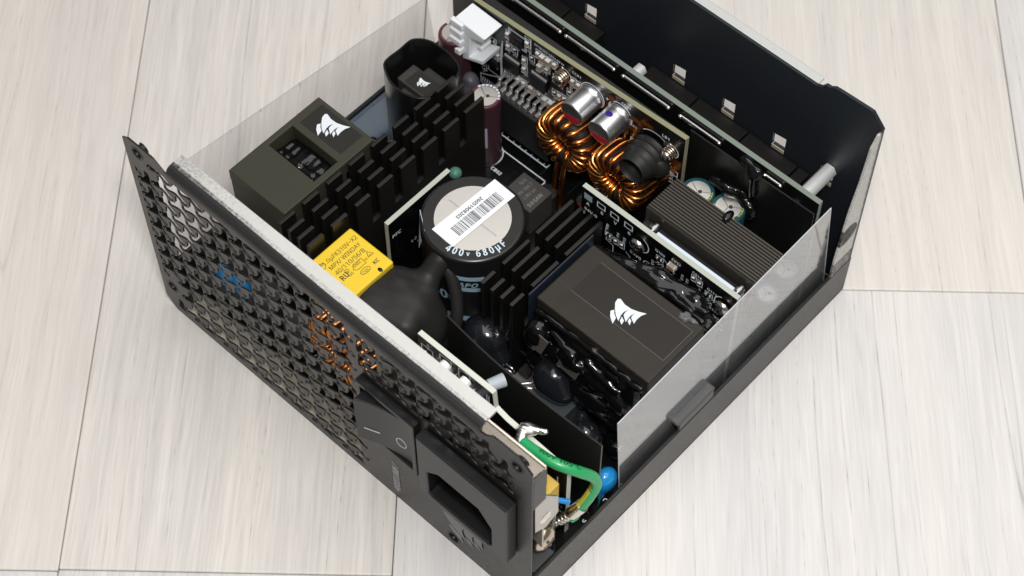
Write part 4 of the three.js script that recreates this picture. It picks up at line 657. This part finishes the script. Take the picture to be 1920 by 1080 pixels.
{
  const d = V(-2.9, 24, -21.6).sub(V(-4.6, 19.5, -15.5)), p0 = [-1.9, 28.8, -23], p1 = [-3.6, 24.6, -20.8], p2 = [-6.2, 20.6, -17.2];
  P('crimp', [cyl(p0, p1, 2.0, 1.95, 20), cyl(p1, p2, 1.5, 1.3, 16), ...[0, 1, 2].map((k) => cyl([-4.2 - k * 0.55, 23.6 - k * 0.8, -20 + k * 0.75], [-4.35 - k * 0.55, 23.4 - k * 0.8, -19.8 + k * 0.75], 1.7)), blob([sCap([-6.2, 20.6, -17.2], [-6.2, 22.6, -14], 1.3, 1.1), sEll([-6, 24, -12.6], [1.0, 3, 2.4])], [-9, 17, -19], [-3, 28, -9], 1, 28, 0.2, 0.8)], M(0.74, 0.7, 0.64, 0.25, 1), ew);
  P('green_strand', blob([sCap([-2.2, 24.4, -22], [-2.6, 22.4, -21.6], 0.8), sEll([-3, 21.6, -21], [0.8, 0.8, 1.2])], [-5, 19, -25], [0, 27, -18], 0.6, 20, 0.1, 2), M(0.08, 0.5, 0.22, 0.35), ew);
}
Q('earth_screw', panScrew(4.2, nickel), [M(0.62, 0.52, 0.42, 0.25, 1), slotDark], psu, [-4.2, 26, -9.5], [0, Math.PI / 2, 0.3]);
P('grounding_foot', [uvBox(B(-7, -1.4, 16.4, 18, -11.6, -3, 0.4)), uvBox(B(-6.8, -1.6, 1.2, 16.6, -11.2, -3.2))], M(0.1, 0.105, 0.105, 0.5, 0.4, { bumpMap: grit, bumpScale: 0.0003 }), psu, 'rough grey stand-off foot under the earth screw');
P('flat_pin', [B(-5.6, -4.6, 8, 33, -15.4, -14.8), B(-9, -8.2, 8, 30, -15, -14.4)], M(0.5, 0.52, 0.55, 0.3, 1));
P('film_capacitor_small', [B(-13.5, -7.2, 26, 40, -19.6, -13, 0.5)], M(0.75, 0.5, 0.1, 0.45), psu, 'small amber film capacitor behind the bracket').name = 'amber_capacitor';
P('blue_wire', tube([[-2.2, 38, -18], [-6, 39, -15], [-10, 38.6, -12]], 0.8, 16), M(0.02, 0.25, 0.6, 0.3));
// blue drop capacitor by the tray edge
const bd = G('blue_capacitor', 'glossy blue dipped capacitor at the foot of the clear sheet');
P('body', blob([sEll([-6.1, 16.2, -38.2], [3.0, 4.4, 4.0]), sEll([-6.6, 12, -35], [2, 2.6, 2.2])], [-12, 8, -44], [-1, 23, -31], 2, 36), MP(0.012, 0.28, 0.66, 0.2, 0, { clearcoat: 0.6 }), bd);
P('lead_coating', blob([sCap([-5.4, 12, -34.4], [-4.6, 8.2, -32.2], 1.1, 0.8)], [-9, 7, -38], [-2, 14, -29], 0.6, 20), M(0.01, 0.2, 0.12, 0.3), bd);

// ---------------------------------------------------------------- main transformer
const xf = G('main_transformer', 'large taped transformer with a white three-sail logo on top');
const tape = M(0.026, 0.022, 0.0175, 0.4, 0, { bumpMap: dataTex(256, 256, (i, j) => fbm(i / 40, j / 40, 4)), bumpScale: 0.0002 });
P('taped_core', [uvBox(B(-45.2, -4.6, 9, 55, -75.6, -51.8, 0.6), 60)], tape, xf);
P('label', [B(-39.3, -6.4, 54.95, 55.1, -72.2, -59.9, 0.06)], M(0.018, 0.0145, 0.011, 0.36), xf);
const edgeM = M(0.13, 0.12, 0.11, 0.4);
P('label_edge', [B(-39.4, -6.4, 55.0, 55.11, -59.95, -59.82), B(-6.45, -6.32, 55.0, 55.11, -72.2, -59.8), B(-39.4, -6.4, 55.0, 55.11, -72.3, -72.18)], edgeM, xf);
P('logo', logoTop(-23.5, 55.12, -63.8, 1.0), printWhite, xf);
P('clear_sleeve', [sheet([-47, 9, -51], [-47, 9, -77.5], [-47, 55.2, -77.5], [-47, 55.2, -51], [0.35, 0, 0]), B(-47.1, -46.7, 55.1, 55.5, -77.5, -51), B(-47.1, -46.7, 9, 55.4, -51.2, -50.8)], M(0.02, 0.026, 0.04, 0.2), xf, 'clear bluish sheet against the transformer side');
{
  const l = [sCap([-43, 50.4, -51.2], [-24, 50.8, -51.4], 1.3, 0.9), sCap([-24, 50.6, -51.3], [-7, 49.6, -51.6], 1.1, 1.3), sEll([-41.4, 43.4, -49], [4.2, 5.6, 4.4]), sCap([-37, 47, -50], [-29, 45.6, -49], 1.1, 2.0), sEll([-29, 41.6, -49.6], [5.6, 3.8, 3.2]), sCap([-24, 46, -50], [-13, 43, -49.6], 1.5, 1.0), sEll([-19.4, 41, -49.8], [4.6, 3.2, 2.8]), sEll([-12, 39.4, -49.8], [4.4, 3.4, 2.8]), sEll([-36, 36, -50.8], [5, 4, 2.6]), sEll([-23, 35.6, -50.6], [6, 3.2, 2.6]), sEll([-12, 33, -50.6], [5, 4, 3]), sEll([-9, 43.6, -50.8], [3, 5.0, 1.8]), sCap([-42, 28, -52], [-8, 26, -52], 5, 4.4), sEll([-16, 47, -50.6], [3.4, 1.6, 1.3])];
  P('potting_glue', blob(l, [-49, 15, -58], [-3, 54.6, -42], 0.9, 96, 0.45, 0.42), glue, xf, 'glossy black glue poured down the transformer front');
  P('tape_strip', [sheet([-40.4, 42.0, -44.8], [-37.2, 41.2, -45.2], [-36.2, 46.2, -47.0], [-39.4, 47.6, -46.6], [0, 0, -0.3]), sheet([-32.4, 40.2, -46.2], [-25.4, 39.4, -46.2], [-24.8, 42.6, -47.2], [-31.4, 44, -47.2], [0, 0, -0.3]), sheet([-14.4, 37.8, -47.2], [-9.6, 37, -47.2], [-9, 39.8, -47.8], [-13.6, 41, -47.8], [0, 0, -0.3])], M(0.07, 0.062, 0.055, 0.22), xf);
  const b = [sCap([-46, 48.4, -77.6], [-36, 49.4, -79.6], 1.6, 2.0), sCap([-36, 49.4, -79.6], [-26, 50.4, -82.6], 2.0, 2.2), sCap([-26, 50.2, -82.4], [-14, 49, -84], 2.1, 2.5), sCap([-40, 50, -78.4], [-24, 49.6, -79.4], 1.3, 1.6), sCap([-31, 50.6, -80], [-19, 50, -81], 1.2, 1.7), sCap([-24, 50, -79], [-10, 49, -82], 1.4, 2.0), sCap([-14, 49.4, -83.6], [-7, 46, -81], 2.4, 2.6), sCap([-20, 51, -79.6], [-8, 50.4, -78.6], 1.0, 1.4), sCap([-44, 44, -79], [-10, 44, -81], 3.4, 4.4), sCap([-42, 36, -80], [-8, 36, -80], 5), sEll([-6.6, 45, -79], [2.6, 4, 3])];
  P('potting_glue', blob(b, [-50, 28, -88], [-2, 55, -74], 0.7, 96, 0.36, 0.55), glue, xf, 'ropes of black glue between the transformer and the driver board');
  P('glue_fleck', blob([sEll([-10.8, 55, -74.6], [1.6, 0.7, 1.2]), sEll([-8.6, 55, -75], [1.4, 0.6, 0.8])], [-14, 53, -77], [-5, 57, -72], 0.5, 24, 0.4, 1.4), M(0.12, 0.12, 0.12, 0.15), xf);
}
// ---------------------------------------------------------------- small parts and glue in the front gap
P('glue_blob', blob([sEll([-60.6, 23, -47], [7, 6.2, 5.6]), sEll([-55, 18.4, -46.6], [4.4, 4, 4]), sCap([-56, 20, -48.4], [-53.6, 34, -50.6], 1.6, 0.9), sCap([-55, 14, -47], [-55, 9, -47], 4)], [-71, 8, -56], [-48, 38, -38], 2.4, 52), glueSoft, psu, 'round glossy black glue blob at the foot of the short heatsink');
P('glue_blob', blob([sEll([-34.8, 27, -48.2], [6.4, 6.6, 6]), sEll([-30.2, 25.6, -46.6], [3.4, 3.2, 3.2]), sEll([-27, 22, -51], [4, 4, 3])], [-44, 17, -58], [-21, 36, -40], 2.2, 46), glueSoft, psu, 'round glossy black glue blob on the grey relay box');
P('glue_blob', blob([sEll([-18, 20, -43], [5, 6.2, 4.8]), sEll([-14.6, 14, -41], [4, 5, 3.6]), sCap([-22, 24, -46], [-20, 16, -44], 1.4, 2)], [-27, 8, -51], [-8, 30, -35], 2.2, 42), glueSoft, psu, 'drooping black glue blob beside the bent sheet');
P('glue_blob', blob([sEll([-24, 13, -55], [6, 4, 5]), sEll([-12, 12, -52], [5, 4, 5]), sCap([-30, 16, -56], [-8, 12, -56], 3)], [-38, 8, -63], [-4, 22, -45], 2.2, 46, 0.5, 0.4), glue, psu, 'flat black glue pool on the main board');
P('grey_relay', [uvBox(B(-38.6, -26.2, 8, 21.4, -52.6, -41.4, 0.4)), B(-38.4, -26.4, 8, 20, -41.6, -38, 0.3)], M(0.045, 0.058, 0.062, 0.5, 0, { bumpMap: grit, bumpScale: 0.00003 }), psu, 'grey-green relay box under a black glue blob');
P('relay_print', quad([-26.17, 10, -43], [-26.17, 10, -51], [-26.17, 19, -51], [-26.17, 19, -43]), decalMat(8, 9, 30, (x) => { x.font = 'bold 1.6px sans-serif'; for (let k = 0; k < 4; k++) x.fillText(['JSZ', '12V', '16A', 'RU'][k], 4, 1.6 + k * 2); }, 0.5, [0.14, 0.15, 0.16]), psu.children[psu.children.length - 1]);
const sq = G('bridge_component', 'brown-grey metal-clad part beside the grey relay');
P('body', uvBox(B(-47.5, -39.4, 8, 17.6, -50.4, -40.4, 0.4)), M(0.2, 0.185, 0.165, 0.4, 0.7), sq);
P('clip', [B(-47, -43.4, 17.6, 19.6, -50, -46.4, 0.3), B(-51.6, -43, 18.4, 19.2, -52.4, -51.6, 0.2)], M(0.012, 0.012, 0.013, 0.3), sq);
P('bare_lead', [tube([[-52, 14, -44], [-50.4, 18.4, -44.6], [-48.2, 18.6, -45], [-46.8, 14, -45.4]], 0.4, 20, 6), tube([[-52.6, 13, -45.6], [-51, 18, -46], [-48.8, 18.4, -46.2], [-47.6, 13, -46.4]], 0.4, 20, 6), tube([[-44.6, 18.2, -43.2], [-42, 18.2, -46.2], [-40.6, 18.1, -47.8]], 0.4, 16, 6), tube([[-45.8, 18, -41.6], [-42.6, 18, -43.6], [-40.4, 18, -45.4]], 0.35, 16, 6)], tin, sq);
P('blue_drop', ball(-20.4, 20, -57, 1.1), M(0.01, 0.05, 0.25, 0.2));
// ---------------------------------------------------------------- clear insulating sheets
P('clear_sheet', sheet([-3.0, 8.2, -41], [-3.0, 8.2, -135.6], [-3.0, 57.2, -128.6], [-3.0, 54.6, -37.2], [0.22, 0, 0]), film, psu, 'clear plastic sheet mirroring the pale floor along the near tray wall');
P('clear_sheet', sheet([-147.2, 8.2, -118], [-147.2, 8.2, -14], [-147.2, 60, -15.4], [-147.2, 47, -114], [0.2, 0, 0]), clearFilm, psu, 'clear plastic sheet along the wall behind the olive choke');
P('sheet_scratch', [[-44.6, 57.6], [-60, 55.4], [-33, 59]].map(([z, y]) => B(-147.05, -146.9, y - 2.2, y - 0.4, z - 0.15, z + 0.15)), M(0.8, 0.8, 0.8, 0.4));

const film1 = psu.children.filter((o) => o.name === 'clear_sheet');
const cutEdge = M(0.62, 0.64, 0.66, 0.35);
P('cut_edge', [cyl([-2.9, 54.7, -37.1], [-2.9, 57.3, -128.6], 0.16, 0.16, 6), cyl([-2.9, 8.2, -41], [-2.9, 54.6, -37.2], 0.16, 0.16, 6), cyl([-2.9, 57.2, -128.6], [-2.9, 8.2, -135.6], 0.16, 0.16, 6)], cutEdge, film1[0]);
P('cut_edge', [cyl([-147.1, 60.1, -15.4], [-147.1, 47.1, -114], 0.12, 0.12, 6)], M(0.5, 0.5, 0.5, 0.35), film1[1]);
P('blue_insulator', [sheet([-148.2, 17.2, -64], [-121, 9.4, -64], [-121, 9.4, -100], [-148.2, 17.2, -112], [0, -0.3, 0]), sheet([-139, 13, -66], [-138, 28, -66.5], [-130, 26, -70], [-131, 11, -69.5], [0.2, 0, 0.2])], MP(0.03, 0.055, 0.085, 0.14, 0, {}), psu, 'dark steel-blue glossy insulating sheet behind the olive choke');

renderer.render(scene, camera);
